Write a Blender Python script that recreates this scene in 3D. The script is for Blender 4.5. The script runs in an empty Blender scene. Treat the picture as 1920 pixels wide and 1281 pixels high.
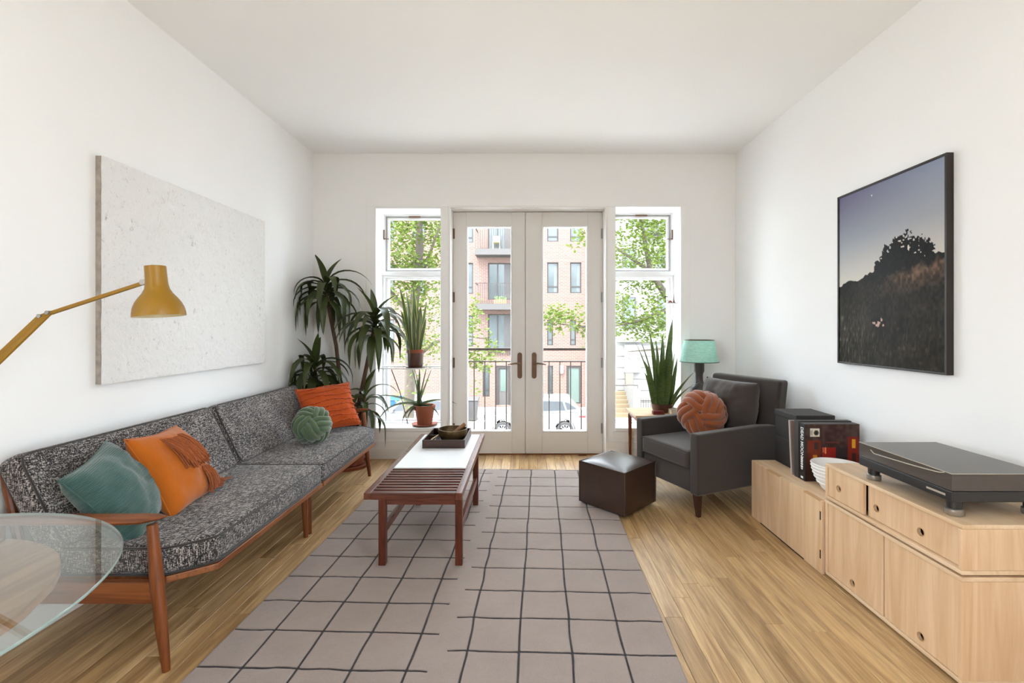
import bpy, bmesh, math, random
import numpy as np
from mathutils import Vector, Matrix, noise as mnoise
R = math.radians
PI = math.pi
random.seed(7)
SC = bpy.context.scene
COL = SC.collection

# ------------------------------------------------------------------ camera, world, lights, exposure
F_PX = 853.3
cam_d = bpy.data.cameras.new('camera')
cam = bpy.data.objects.new('camera', cam_d); COL.objects.link(cam)
cam.location = (0, 0, 1.279); cam.rotation_euler = (R(90), 0, 0)
cam_d.sensor_width = 36.0; cam_d.sensor_fit = 'HORIZONTAL'; cam_d.lens = 36.0 * F_PX / 1920
cam_d.shift_x = -25 / 1920; cam_d.shift_y = -27.5 / 1920
cam_d.clip_start = 0.05; cam_d.clip_end = 300
SC.camera = cam

W = bpy.data.worlds.new('sky'); SC.world = W; W.use_nodes = True
bg = W.node_tree.nodes['Background']
bg.inputs[0].default_value = (0.86, 0.935, 1.03, 1); bg.inputs[1].default_value = 5.5

sun_d = bpy.data.lights.new('sun', 'SUN'); sun_d.energy = 4.0; sun_d.angle = R(1.0); sun_d.color = (1, .93, .82)
sun = bpy.data.objects.new('sun', sun_d); COL.objects.link(sun)
sun.rotation_euler = (R(31), 0, R(-22))

def portal(name, x, y, z, sx, sz, inward):
    d = bpy.data.lights.new(name, 'AREA'); d.shape = 'RECTANGLE'; d.size = sx; d.size_y = sz
    d.cycles.is_portal = True
    o = bpy.data.objects.new(name, d); COL.objects.link(o)
    o.location = (x, y, z); o.rotation_euler = (R(-90 if inward < 0 else 90), 0, 0)
portal('daylight_opening', -1.14, 4.80, 1.36, .66, 2.2, -1)
portal('daylight_opening', 1.19, 4.80, 1.36, .66, 2.2, -1)
portal('daylight_opening', 0.02, 4.66, 1.26, 1.3, 2.12, -1)
for sx, rz in ((-1, -90), (1, 90)):     # the two added fill-light windows behind the viewer
    d = bpy.data.lights.new('daylight_opening', 'AREA'); d.shape = 'RECTANGLE'; d.size = 2.1; d.size_y = 2.4; d.cycles.is_portal = True
    o = bpy.data.objects.new('daylight_opening', d); COL.objects.link(o)
    o.location = (sx * 2.29, -1.5, 1.5); o.rotation_euler = (R(90), 0, R(rz))

SC.view_settings.view_transform = 'Standard'; SC.view_settings.look = 'None'
SC.view_settings.exposure = 1.50; SC.view_settings.gamma = 1.0
SC.view_settings.use_curve_mapping = False
SC.cycles.max_bounces = 12; SC.cycles.diffuse_bounces = 7; SC.cycles.transparent_max_bounces = 24
SC.cycles.caustics_reflective = False; SC.cycles.caustics_refractive = False
SC.cycles.sample_clamp_indirect = 8

# ------------------------------------------------------------------ colour and material helpers
def lin(c):
    c = c / 255.0
    return c / 12.92 if c <= .04045 else ((c + .055) / 1.055) ** 2.4
def rgb(r, g, b): return (lin(r), lin(g), lin(b), 1)

def newmat(name):
    m = bpy.data.materials.new(name); m.use_nodes = True
    nt = m.node_tree; b = nt.nodes['Principled BSDF']
    return m, nt, b
def N(nt, t, **kw):
    n = nt.nodes.new(t)
    for k, v in kw.items(): setattr(n, k, v)
    return n
def coords(nt, scale=(1, 1, 1), rnd=False, kind='Object', rot=(0, 0, 0)):
    tc = N(nt, 'ShaderNodeTexCoord'); mp = N(nt, 'ShaderNodeMapping')
    mp.inputs['Scale'].default_value = scale; mp.inputs['Rotation'].default_value = rot
    nt.links.new(tc.outputs[kind], mp.inputs['Vector'])
    if rnd:
        oi = N(nt, 'ShaderNodeObjectInfo')
        mu = N(nt, 'ShaderNodeMath', operation='MULTIPLY'); mu.inputs[1].default_value = 53.0
        nt.links.new(oi.outputs['Random'], mu.inputs[0])
        va = N(nt, 'ShaderNodeVectorMath', operation='ADD')
        nt.links.new(tc.outputs[kind], va.inputs[0]); nt.links.new(mu.outputs[0], va.inputs[1])
        nt.links.new(va.outputs[0], mp.inputs['Vector'])
    return mp.outputs['Vector']
def tex_noise(nt, vec, scale=5, detail=4, rough=.55, dist=0):
    n = N(nt, 'ShaderNodeTexNoise')
    n.inputs['Scale'].default_value = scale; n.inputs['Detail'].default_value = detail
    n.inputs['Roughness'].default_value = rough; n.inputs['Distortion'].default_value = dist
    nt.links.new(vec, n.inputs['Vector'])
    return n.outputs['Fac']
def ramp(nt, fac, stops, interp='LINEAR'):
    r = N(nt, 'ShaderNodeValToRGB'); cr = r.color_ramp; cr.interpolation = interp
    while len(cr.elements) < len(stops): cr.elements.new(.5)
    for e, (p, c) in zip(cr.elements, stops):
        e.position = p; e.color = c if len(c) == 4 else (*c, 1)
    nt.links.new(fac, r.inputs['Fac'])
    return r.outputs['Color']
def mixc(nt, fac, a, b, mode='MIX'):
    m = N(nt, 'ShaderNodeMix', data_type='RGBA', blend_type=mode)
    if isinstance(fac, (int, float)): m.inputs[0].default_value = fac
    else: nt.links.new(fac, m.inputs[0])
    for sock, v in ((m.inputs[6], a), (m.inputs[7], b)):
        if isinstance(v, tuple): sock.default_value = v
        else: nt.links.new(v, sock)
    return m.outputs[2]
def math2(nt, op, a, b):
    m = N(nt, 'ShaderNodeMath', operation=op)
    for s, v in ((m.inputs[0], a), (m.inputs[1], b)):
        if isinstance(v, (int, float)): s.default_value = v
        else: nt.links.new(v, s)
    return m.outputs[0]
def bump(nt, b, h, strength=.3, dist=.01):
    n = N(nt, 'ShaderNodeBump'); n.inputs['Strength'].default_value = strength; n.inputs['Distance'].default_value = dist
    nt.links.new(h, n.inputs['Height']); nt.links.new(n.outputs['Normal'], b.inputs['Normal'])

def flat(name, c, rough=.5, c2=None, scale=8, metal=0, bmp=0, bscale=120, bdist=.003, spec=None, coat=0):
    m, nt, b = newmat(name)
    v = coords(nt)
    c2 = c2 or tuple(min(1, x * .93) for x in c[:3]) + (1,)
    nt.links.new(mixc(nt, tex_noise(nt, v, scale, 3), c, c2), b.inputs['Base Color'])
    b.inputs['Roughness'].default_value = rough; b.inputs['Metallic'].default_value = metal
    if spec is not None: b.inputs['Specular IOR Level'].default_value = spec
    if coat: b.inputs['Coat Weight'].default_value = coat; b.inputs['Coat Roughness'].default_value = .15
    if bmp: bump(nt, b, tex_noise(nt, v, bscale, 3), bmp, bdist)
    return m

def wood(name, dark, light, axis=1, scale=1.0, rough=.45, rnd=False, tone=None, grain=.6, spec=.4):
    m, nt, b = newmat(name)
    st = [14 * scale] * 3; st[axis] = 1.1 * scale
    v = coords(nt, tuple(st), rnd)
    base = tex_noise(nt, v, 1.6, 5, .6, 1.1)
    st2 = [120 * scale] * 3; st2[axis] = 5 * scale
    v2 = coords(nt, tuple(st2), rnd)
    fine = tex_noise(nt, v2, 1.0, 3, .6)
    f = math2(nt, 'ADD', math2(nt, 'MULTIPLY', base, 1 - grain * .4), math2(nt, 'MULTIPLY', fine, grain * .4))
    col = ramp(nt, f, [(.37, dark), (.63, light)])
    if tone:
        oi = N(nt, 'ShaderNodeObjectInfo')
        t = ramp(nt, oi.outputs['Random'], tone)
        col = mixc(nt, 1.0, col, t, 'MULTIPLY')
    nt.links.new(col, b.inputs['Base Color'])
    rr = math2(nt, 'ADD', math2(nt, 'MULTIPLY', fine, .18), rough - .09)
    nt.links.new(rr, b.inputs['Roughness'])
    b.inputs['Specular IOR Level'].default_value = spec
    bump(nt, b, fine, .06, .002)
    return m

def glass(name, tint=(1, 1, 1, 1), refl=1.0, rough=0.0, base=.035):
    # a thin pane: light goes straight through, with a fresnel reflection
    m, nt, b = newmat(name); nt.nodes.remove(b)
    out = nt.nodes['Material Output']
    tr = N(nt, 'ShaderNodeBsdfTransparent'); tr.inputs[0].default_value = tint
    gl = N(nt, 'ShaderNodeBsdfGlossy'); gl.inputs['Roughness'].default_value = rough
    lw = N(nt, 'ShaderNodeLayerWeight'); lw.inputs['Blend'].default_value = .5
    sch = math2(nt, 'ADD', math2(nt, 'MULTIPLY', math2(nt, 'POWER', lw.outputs['Facing'], 5.0), .9), base)
    mx = N(nt, 'ShaderNodeMixShader')
    nt.links.new(math2(nt, 'MULTIPLY', sch, refl), mx.inputs[0])
    nt.links.new(tr.outputs[0], mx.inputs[1]); nt.links.new(gl.outputs[0], mx.inputs[2])
    nt.links.new(mx.outputs[0], out.inputs['Surface'])
    return m

def leafmat(name, c1, c2, trans=.3, rough=.4, stripe=None, axis_scale=(1, 1, 1)):
    m, nt, b = newmat(name)
    v = coords(nt, axis_scale, True)
    col = mixc(nt, tex_noise(nt, v, 9, 3), c1, c2)
    if stripe:
        at = N(nt, 'ShaderNodeAttribute', attribute_name='edge')
        col = mixc(nt, ramp(nt, at.outputs['Fac'], [(.72, (0, 0, 0, 1)), (.8, (1, 1, 1, 1))]), col, stripe)
    nt.links.new(col, b.inputs['Base Color']); b.inputs['Roughness'].default_value = rough
    out = nt.nodes['Material Output']
    tl = N(nt, 'ShaderNodeBsdfTranslucent'); nt.links.new(col, tl.inputs[0])
    mx = N(nt, 'ShaderNodeMixShader'); mx.inputs[0].default_value = trans
    nt.links.new(b.outputs[0], mx.inputs[1]); nt.links.new(tl.outputs[0], mx.inputs[2])
    nt.links.new(mx.outputs[0], out.inputs['Surface'])
    return m

def tweed(name, dark, mid, light):
    m, nt, b = newmat(name)
    f1 = tex_noise(nt, coords(nt, (260, 45, 260)), 1, 2, .5)
    f2 = tex_noise(nt, coords(nt, (45, 260, 260)), 1, 2, .5)
    f4 = tex_noise(nt, coords(nt, (260, 260, 45)), 1, 2, .5)
    f3 = tex_noise(nt, coords(nt), 6, 2)
    f = math2(nt, 'MULTIPLY', math2(nt, 'ADD', math2(nt, 'ADD', f1, f2), f4), .3333)
    f = math2(nt, 'ADD', f, math2(nt, 'MULTIPLY', math2(nt, 'SUBTRACT', f3, .5), .08))
    col = ramp(nt, f, [(.425, dark), (.50, mid), (.575, light)])
    nt.links.new(col, b.inputs['Base Color']); b.inputs['Roughness'].default_value = .95
    b.inputs['Specular IOR Level'].default_value = .15
    b.inputs['Sheen Weight'].default_value = .15
    bump(nt, b, f, .55, .004)
    return m

def fabric(name, c1, c2, scale=300, bmp=.3, sheen=.3, patch=5):
    m, nt, b = newmat(name)
    f = tex_noise(nt, coords(nt), scale, 2)
    p = tex_noise(nt, coords(nt), patch, 3)
    col = mixc(nt, math2(nt, 'MULTIPLY', math2(nt, 'ADD', f, p), .5), c1, c2)
    nt.links.new(col, b.inputs['Base Color']); b.inputs['Roughness'].default_value = .9
    b.inputs['Specular IOR Level'].default_value = .2; b.inputs['Sheen Weight'].default_value = sheen
    bump(nt, b, f, bmp, .003)
    return m

def attr_print(name, attr='print', rough=.5, spec=.3, noise_amt=0):
    m, nt, b = newmat(name)
    a = N(nt, 'ShaderNodeAttribute', attribute_name=attr)
    col = a.outputs['Color']
    nt.links.new(col, b.inputs['Base Color']); b.inputs['Roughness'].default_value = rough
    b.inputs['Specular IOR Level'].default_value = spec
    return m

# ------------------------------------------------------------------ mesh helpers
class MB:
    def __init__(s): s.v = []; s.f = []
    def _add(s, vs, fs):
        o = len(s.v); s.v += [tuple(p) for p in vs]; s.f += [tuple(i + o for i in f) for f in fs]; return s
    def box(s, x0, x1, y0, y1, z0, z1, M=None):
        vs = [Vector(p) for p in ((x0,y0,z0),(x1,y0,z0),(x1,y1,z0),(x0,y1,z0),(x0,y0,z1),(x1,y0,z1),(x1,y1,z1),(x0,y1,z1))]
        if M: vs = [M @ p for p in vs]
        return s._add(vs, [(0,3,2,1),(4,5,6,7),(0,1,5,4),(1,2,6,5),(2,3,7,6),(3,0,4,7)])
    def hexa(s, low, high):
        return s._add(list(low) + list(high), [(0,3,2,1),(4,5,6,7),(0,1,5,4),(1,2,6,5),(2,3,7,6),(3,0,4,7)])
    def prism(s, poly, a, b, axis=2):
        n = len(poly)
        def P(p, c):
            return {2: (p[0], p[1], c), 1: (p[0], c, p[1]), 0: (c, p[0], p[1])}[axis]
        vs = [P(p, a) for p in poly] + [P(p, b) for p in poly]
        fs = [tuple(range(n - 1, -1, -1)), tuple(range(n, 2 * n))] + [(i, (i + 1) % n, n + (i + 1) % n, n + i) for i in range(n)]
        return s._add(vs, fs)
    def tube(s, pts, rad, n=8, closed=False, caps=True, flatten=None):
        pts = [Vector(p) for p in pts]; m = len(pts)
        if isinstance(rad, (int, float)): rad = [rad] * m
        T = []
        for i in range(m):
            a = pts[(i - 1) % m] if (closed or i > 0) else pts[i]
            b = pts[(i + 1) % m] if (closed or i < m - 1) else pts[i]
            t = (b - a); T.append(t.normalized() if t.length > 1e-9 else Vector((0, 0, 1)))
        up = Vector((0, 0, 1)) if abs(T[0].z) < .9 else Vector((1, 0, 0))
        nrm = T[0].cross(up).normalized(); vs = []
        for i in range(m):
            nrm = (nrm - T[i] * nrm.dot(T[i]))
            nrm = nrm.normalized() if nrm.length > 1e-6 else T[i].orthogonal().normalized()
            bi = T[i].cross(nrm)
            for k in range(n):
                a = 2 * PI * k / n
                vs.append(pts[i] + (nrm * math.cos(a) + bi * math.sin(a)) * rad[i])
        fs = []
        for i in range(m if closed else m - 1):
            j = (i + 1) % m
            for k in range(n):
                l = (k + 1) % n
                fs.append((i * n + k, i * n + l, j * n + l, j * n + k))
        if caps and not closed:
            fs.append(tuple(range(n - 1, -1, -1))); fs.append(tuple(range((m - 1) * n, m * n)))
        return s._add(vs, fs)
    def lathe(s, prof, c=(0, 0, 0), n=32, M=None, cap=True):
        if prof[0] == prof[-1]: cap = False
        vs = []; m = len(prof)
        for r, z in prof:
            for k in range(n):
                a = 2 * PI * k / n
                p = Vector((r * math.cos(a), r * math.sin(a), z))
                p = (M @ p) if M else p
                vs.append(p + Vector(c))
        fs = []
        for i in range(m - 1):
            for k in range(n):
                l = (k + 1) % n
                fs.append((i * n + k, i * n + l, (i + 1) * n + l, (i + 1) * n + k))
        if cap and prof[0][0] > 1e-5: fs.append(tuple(range(n - 1, -1, -1)))
        if cap and prof[-1][0] > 1e-5: fs.append(tuple(range((m - 1) * n, m * n)))
        return s._add(vs, fs)
    def grid(s, fn, nu, nv):
        vs = [fn(i / nu, j / nv) for j in range(nv + 1) for i in range(nu + 1)]
        fs = [(j*(nu+1)+i, j*(nu+1)+i+1, (j+1)*(nu+1)+i+1, (j+1)*(nu+1)+i) for j in range(nv) for i in range(nu)]
        return s._add(vs, fs)
    def mesh(s, name, bevel=0, seg=2, smooth=True, sharp=35, merge=True, recalc=True, subsurf=0):
        me = bpy.data.meshes.new(name); me.from_pydata(s.v, [], s.f)
        bm = bmesh.new(); bm.from_mesh(me)
        if merge: bmesh.ops.remove_doubles(bm, verts=bm.verts, dist=1e-5)
        if recalc: bmesh.ops.recalc_face_normals(bm, faces=bm.faces)
        if bevel:
            es = [e for e in bm.edges if len(e.link_faces) == 2 and e.calc_face_angle(0) > R(28)]
            bmesh.ops.bevel(bm, geom=es, offset=bevel, segments=seg, profile=.5, affect='EDGES', clamp_overlap=True)
        bm.to_mesh(me); bm.free()
        if smooth:
            me.polygons.foreach_set('use_smooth', [True] * len(me.polygons))
            me.set_sharp_from_angle(angle=R(sharp if not bevel else 50))
        me.update()
        return me
    def build(s, name, mat, parent=None, **kw):
        o = link(name, s.mesh(name, **kw), mat, parent)
        if kw.get('bevel'):
            w = o.modifiers.new('weighted_normals', 'WEIGHTED_NORMAL'); w.keep_sharp = True
        return o

def world_origin(o):
    p = Vector((0, 0, 0))
    while o is not None: p += o.location; o = o.parent
    return p
def link(name, me, mat, parent=None):
    o = bpy.data.objects.new(name, me); COL.objects.link(o)
    if mat is not None:
        me.materials.clear(); me.materials.append(mat)
    if parent is not None:
        o.parent = parent
        if not parent.get('_local'): o.location = -world_origin(parent)
        else: o['_local'] = 1
    return o
def tag(o, label, cat, group=None, kind=None):
    o['label'] = label; o['category'] = cat
    if group: o['group'] = group
    if kind: o['kind'] = kind
    return o
def thing(name, label, cat, loc=(0, 0, 0), rz=0, group=None, kind=None, local=False):
    o = bpy.data.objects.new(name, None); COL.objects.link(o)
    o.empty_display_size = .05; o.location = loc; o.rotation_euler = (0, 0, rz)
    if local: o['_local'] = 1
    return tag(o, label, cat, group, kind)
def B(*a, M=None): return MB().box(*a, M=M)

def pillow_mesh(name, w, h, t, n=22, pinch=.10, wr=.006, seed=0, M=Matrix.Identity(4), corner=.0):
    mb = MB()
    for sgn in (1, -1):
        def fn(a, b, sgn=sgn):
            u = a * 2 - 1; v = b * 2 - 1
            x = u * (1 - pinch * (1 - abs(v) ** 1.6) * abs(u) ** 3) * w / 2
            y = v * (1 - pinch * (1 - abs(u) ** 1.6) * abs(v) ** 3) * h / 2
            z = t / 2 * (max(0, (1 - abs(u) ** 2.2)) * max(0, (1 - abs(v) ** 2.2))) ** .46
            e = min(1, (1 - abs(u)) * 6) * min(1, (1 - abs(v)) * 6)
            k = mnoise.noise(Vector((u * 2.3 + seed, v * 2.3, seed * 1.7 + sgn)))
            z += e * wr * 2 * k + e * wr * mnoise.noise(Vector((u * 6, v * 6 + seed, sgn)))
            z = max(z, 0.0) if e > 0 else 0
            return M @ Vector((x, y, sgn * z))
        mb.grid(fn, n, n)
    return mb

def frame_matrix(c, xdir, ydir):
    x = Vector(xdir).normalized(); y = Vector(ydir); y = (y - x * y.dot(x)).normalized(); z = x.cross(y)
    M = Matrix((x, y, z)).transposed().to_4x4(); M.translation = Vector(c)
    return M

def hole_panel(x, y0, y1, z0, z1, th, holes, r=.015):
    """plate in the Y-Z plane, front face at x, thickness th towards +X, with round finger holes"""
    mb = MB(); hs = sorted(holes); q = r * 1.7
    ys = [y0] + [e for (hy, hz) in hs for e in (hy - q, hy + q)] + [y1]
    for i in range(0, len(ys) - 1, 2): mb.box(x, x + th, ys[i], ys[i + 1], z0, z1)
    for hy, hz in hs:
        mb.box(x, x + th, hy - q, hy + q, z0, hz - q); mb.box(x, x + th, hy - q, hy + q, hz + q, z1)
        n = 24; vs = []
        for k in range(n):
            a = 2 * PI * k / n; c, s_ = math.cos(a), math.sin(a); m_ = q / max(abs(c), abs(s_))
            for (rr, xx) in ((r, x), (m_, x), (r, x + th), (m_, x + th)):
                vs.append((xx, hy + c * rr, hz + s_ * rr))
        fs = []
        for k in range(n):
            a, b = 4 * k, 4 * ((k + 1) % n)
            fs += [(a, b, b + 1, a + 1), (a + 2, a + 3, b + 3, b + 2), (a, a + 2, b + 2, b)]
        mb._add(vs, fs)
    return mb

def print_grid(name, fn, corner, du, dv, nu, nv, mat, parent):
    """a flat print: fn(s, t) -> sRGB 0..255, s to the right, t downwards"""
    c, du, dv = Vector(corner), Vector(du), Vector(dv)
    mb = MB().grid(lambda a, b: c + du * a + dv * b, nu, nv)
    me = bpy.data.meshes.new(name); me.from_pydata(mb.v, [], mb.f)
    at = me.color_attributes.new('print', 'FLOAT_COLOR', 'POINT')
    S, T = np.meshgrid(np.linspace(0, 1, nu + 1), np.linspace(0, 1, nv + 1))
    colr = np.clip(fn(S, T), 0, 255) / 255.0
    colr = np.where(colr <= .04045, colr / 12.92, ((colr + .055) / 1.055) ** 2.4)
    out = np.ones(((nu + 1) * (nv + 1), 4)); out[:, :3] = colr.reshape(-1, 3)
    at.data.foreach_set('color', out.astype(np.float32).ravel())
    return link(name, me, mat, parent)
def vnoise(S, T, fx, fy, seed):
    rs = np.random.RandomState(seed); g = rs.rand(int(fy) + 3, int(fx) + 3)
    x = S * fx; y = T * fy; i = x.astype(int); j = y.astype(int); a = x - i; b = y - j
    a = a * a * (3 - 2 * a); b = b * b * (3 - 2 * b)
    return (g[j, i] * (1 - a) + g[j, i + 1] * a) * (1 - b) + (g[j + 1, i] * (1 - a) + g[j + 1, i + 1] * a) * b

# ------------------------------------------------------------------ materials
M_WALL = flat('white_wall_paint', (.855, .853, .85, 1), .85, (.84, .838, .834, 1), 2, bmp=.04, bscale=180)
M_CEIL = flat('ceiling_paint', (.895, .898, .898, 1), .9, (.885, .888, .888, 1), 1.5)
M_TRIM = flat('white_trim_paint', (.80, .785, .765, 1), .4, (.78, .765, .745, 1), 3)
M_SASH = flat('white_sash_paint', (.86, .87, .88, 1), .35, (.83, .84, .85, 1), 3)
M_DOOR = flat('door_paint', (.70, .675, .65, 1), .4, (.68, .655, .63, 1), 3)
M_ALU = flat('aluminium', rgb(170, 168, 166), .4, rgb(150, 148, 146), 20, metal=.6)
M_GLASS = glass('window_glass', (.97, .985, .98, 1), base=.007)
M_BRONZE = flat('bronze_hardware', rgb(120, 92, 72), .4, rgb(96, 72, 56), 30, metal=.5)
M_OAK = wood('oak_floor', rgb(146, 114, 74), rgb(204, 172, 126), 1, 1.0, .40, True,
             [(0, (.70, .65, .58)), (.25, (.88, .83, .76)), (.6, (1, .97, .92)), (.85, (1.0, 1.0, 1.0)), (1, (1.0, 1, 1.0))], .8, spec=.6)
M_GAP = flat('subfloor', rgb(92, 62, 38), .9)
M_TEAK = wood('teak', rgb(90, 46, 20), rgb(130, 72, 36), 2, 1.4, .38)
M_TEAKX = wood('teak_along', rgb(96, 50, 22), rgb(136, 78, 40), 0, 1.4, .38)
M_TEAKY = wood('teak_rail', rgb(102, 56, 28), rgb(144, 90, 52), 1, 1.4, .38)
M_WAL = wood('walnut', rgb(62, 27, 16), rgb(94, 46, 28), 2, 1.6, .32)
M_WALY = wood('walnut_rail', rgb(74, 38, 26), rgb(112, 64, 46), 1, 1.6, .3)
M_WALX = wood('walnut_slat', rgb(66, 32, 22), rgb(98, 52, 38), 0, 1.6, .3)
M_DWAL = wood('dark_walnut', rgb(42, 25, 19), rgb(66, 41, 32), 0, 1.6, .35)
M_LAM = flat('white_laminate', (.86, .87, .89, 1), .2, (.84, .85, .87, 1), 3)
M_BIRCH = wood('birch_ply', rgb(200, 164, 126), rgb(220, 190, 156), 2, .7, .45, False, None, .4)
M_BIRCHY = wood('birch_ply_top', rgb(202, 170, 134), rgb(222, 196, 164), 1, .7, .42, False, None, .4)
M_PLYEDGE = flat('ply_edge', rgb(176, 132, 90), .6, rgb(202, 164, 120), 60)
M_DARK = flat('painted_gap_shade', rgb(20, 15, 12), .9)  # near-black colour that paints the shade in gaps and slots
M_TWEED = tweed('tweed', rgb(26, 24, 25), rgb(74, 70, 71), rgb(172, 166, 162))
M_PIPE = fabric('tweed_piping', rgb(34, 30, 30), rgb(70, 64, 62), 400)
M_CHAIR = fabric('charcoal_wool', rgb(46, 40, 37), rgb(63, 56, 52), 420, .35, .25)
M_CHAIR2 = fabric('charcoal_cushion', rgb(50, 44, 41), rgb(68, 61, 57), 420, .35, .25)
M_LEATHER = flat('brown_leather', rgb(66, 48, 38), .34, rgb(46, 33, 27), 7, bmp=.25, bscale=160, bdist=.002)
M_TERRA = flat('terracotta', rgb(150, 84, 58), .85, rgb(126, 66, 44), 14, bmp=.1)
M_TERRAD = flat('glazed_brown_pot', rgb(66, 42, 34), .35, rgb(92, 58, 44), 9)
M_SOIL = flat('potting_soil', rgb(44, 32, 24), 1, rgb(70, 54, 40), 60, bmp=.6, bscale=80, bdist=.01)
M_YEL = flat('mustard_enamel', rgb(146, 106, 0), .42, rgb(139, 100, 0), 4)
M_STEEL = flat('brushed_steel', rgb(190, 188, 184), .3, rgb(160, 158, 155), 30, metal=.9)
M_BLACK = flat('black_plastic', rgb(28, 26, 25), .45, rgb(36, 33, 32), 30)
M_BLKFAB = flat('black_cloth_board', rgb(36, 33, 31), .7, rgb(46, 42, 40), 40, bmp=.2, bscale=300)
M_IRON = flat('painted_iron', rgb(44, 32, 27), .6, rgb(58, 44, 36), 20)
M_WHITEC = flat('white_ceramic', (.8, .79, .77, 1), .4, (.74, .73, .71, 1), 20)

# ------------------------------------------------------------------ the room
XL, XR, YB, YR, ZC = -2.056, 2.04, 4.42, -2.7, 2.962
W1 = (-1.450, -.823, .295, 2.429); W2 = (.875, 1.507, .295, 2.444); DO = (-.727, .777, 0, 2.434)

def struct(o, label, cat): return tag(o, label, cat, None, 'structure')
mb = MB()
y0, y1 = YB, 4.72
xs = XL - .2, XR + .2
mb.box(xs[0], W1[0], y0, y1, -.2, ZC); mb.box(W1[0], W1[1], y0, y1, -.2, W1[2]); mb.box(W1[0], W1[1], y0, y1, W1[3], ZC)
mb.box(W1[1], DO[0], y0, y1, -.2, ZC); mb.box(DO[0], DO[1], y0, y1, DO[3], ZC); mb.box(DO[1], W2[0], y0, y1, -.2, ZC)
mb.box(W2[0], W2[1], y0, y1, -.2, W2[2]); mb.box(W2[0], W2[1], y0, y1, W2[3], ZC); mb.box(W2[1], xs[1], y0, y1, -.2, ZC)
struct(mb.build('wall_back', M_WALL, smooth=False, merge=False), 'white painted wall around the glazed double doors and two windows', 'wall')
SW = (-2.55, -.45, .3, 2.7)      # added side windows behind the viewer, for fill daylight: y0, y1, z0, z1
def side_wall(name, xa, xb, label):
    mb = MB(); mb.box(xa, xb, YR, SW[0], -.2, ZC); mb.box(xa, xb, SW[1], y0, -.2, ZC); mb.box(xa, xb, SW[0], SW[1], -.2, SW[2]); mb.box(xa, xb, SW[0], SW[1], SW[3], ZC)
    struct(mb.build(name, M_WALL, smooth=False, merge=False), label, 'wall')
side_wall('wall_left', XL - .2, XL, 'white painted wall behind the long tweed sofa')
side_wall('wall_right', XR, XR + .2, 'white painted wall behind the framed dusk landscape')
struct(B(XL - .2, XR + .2, YR - .2, 4.72, ZC, ZC + .2).build('ceiling', M_CEIL, smooth=False), 'plain white ceiling over the whole room', 'ceiling')
struct(B(XL - .2, XR + .2, YR - .2, YR, -.2, ZC).build('wall_front', wood('light_damping_brown', rgb(112, 92, 74), rgb(138, 116, 94), 2, 1, .6), smooth=False), 'unseen wall behind the viewer, made brown to dim the window wall', 'wall')  # brown is made up to cut the bounce onto the window wall

# floor: a dark sub-floor with separate oak planks laid towards the window
FL = struct(B(XL - .2, XR + .2, YR - .2, 4.72, -.2, -.016).build('floor', M_GAP, smooth=False), 'oak strip floor running towards the glazed doors', 'floor')
PW = .0834; row = 0; x = XL
rs = random.Random(21); meshes = {}
while x < XR - .01:
    w = min(PW, XR - x); y = YR - rs.uniform(0, 1.2)
    while y < YB:
        L = rs.choice((.75, 1.0, 1.3, 1.6, 2.0)) if y > .3 else 2.0
        ya, yb = max(y, YR), min(y + L, YB if not (DO[0] - .02 < x < DO[1]) else 4.55)
        if yb - ya > .06:
            key = (round(w, 3), round(yb - ya, 2))
            if key not in meshes:
                hl = key[1] / 2 - .0005
                meshes[key] = B(.0006, w - .0006, -hl, hl, -.016, 0).mesh('plank', bevel=.0012, seg=1, smooth=False)
                meshes[key].materials.append(M_OAK)
            o = bpy.data.objects.new('plank', meshes[key]); COL.objects.link(o)
            o.parent = FL; o.location = (x, (ya + yb) / 2, 0)
        y += L
    x += PW; row += 1

# baseboards and flat casings
def base(name, segs, label):
    mb = MB()
    for (xa, xb, ya, yb, ax) in segs:
        mb.box(xa, xb, ya, yb, 0, .165)
        if ax == 'y': mb.box(xa, xb, ya - .007, yb, 0, .10)
        elif ax == 'l': mb.box(xa, xb + .007, ya, yb, 0, .10)
        else: mb.box(xa - .007, xb, ya, yb, 0, .10)
    struct(mb.build(name, M_TRIM, bevel=.003, seg=1, merge=False), label, 'baseboard')
base('baseboard_back', [(XL + .025, -.745, YB - .016, YB, 'y'), (.795, XR - .025, YB - .016, YB, 'y')], 'stepped white baseboard under the windows')
base('baseboard_left', [(XL, XL + .016, YR, YB, 'l')], 'stepped white baseboard behind the tweed sofa')
base('baseboard_right', [(XR - .016, XR, YR, YB, 'r')], 'stepped white baseboard behind the plywood cabinets')
mb = MB()
for (xa, xb, za, zb) in ((-1.545, 1.60, 2.444, 2.535), (-1.545, -1.452, .265, 2.444), (1.509, 1.60, .265, 2.444)):
    mb.box(xa, xb, YB - .007, YB, za, zb)
mb.box(-1.545, -.80, YB - .012, YB, .20, .262); mb.box(.85, 1.60, YB - .012, YB, .20, .262)
struct(mb.build('trim_1', M_WALL, bevel=.002, seg=1, merge=False), 'flat white casing boards around doors and windows', 'trim')
mb = MB()
mb.box(DO[0] - .004, DO[0] + .004, 4.43, 4.72, 0, DO[3]); mb.box(DO[1] - .004, DO[1] + .004, 4.43, 4.72, 0, DO[3])
mb.box(DO[0], DO[1], 4.44, 4.72, DO[3] - .004, DO[3] + .004)
mb.box(DO[0] - .02, DO[0] + .0, YB - .012, YB, 0, DO[3] + .02); mb.box(DO[1], DO[1] + .02, YB - .012, YB, 0, DO[3] + .02)
mb.box(DO[0], DO[1], YB - .012, YB, DO[3], DO[3] + .02)
mb.box(DO[0], DO[1], 4.60, 4.72, DO[3] - .03, DO[3])
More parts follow.
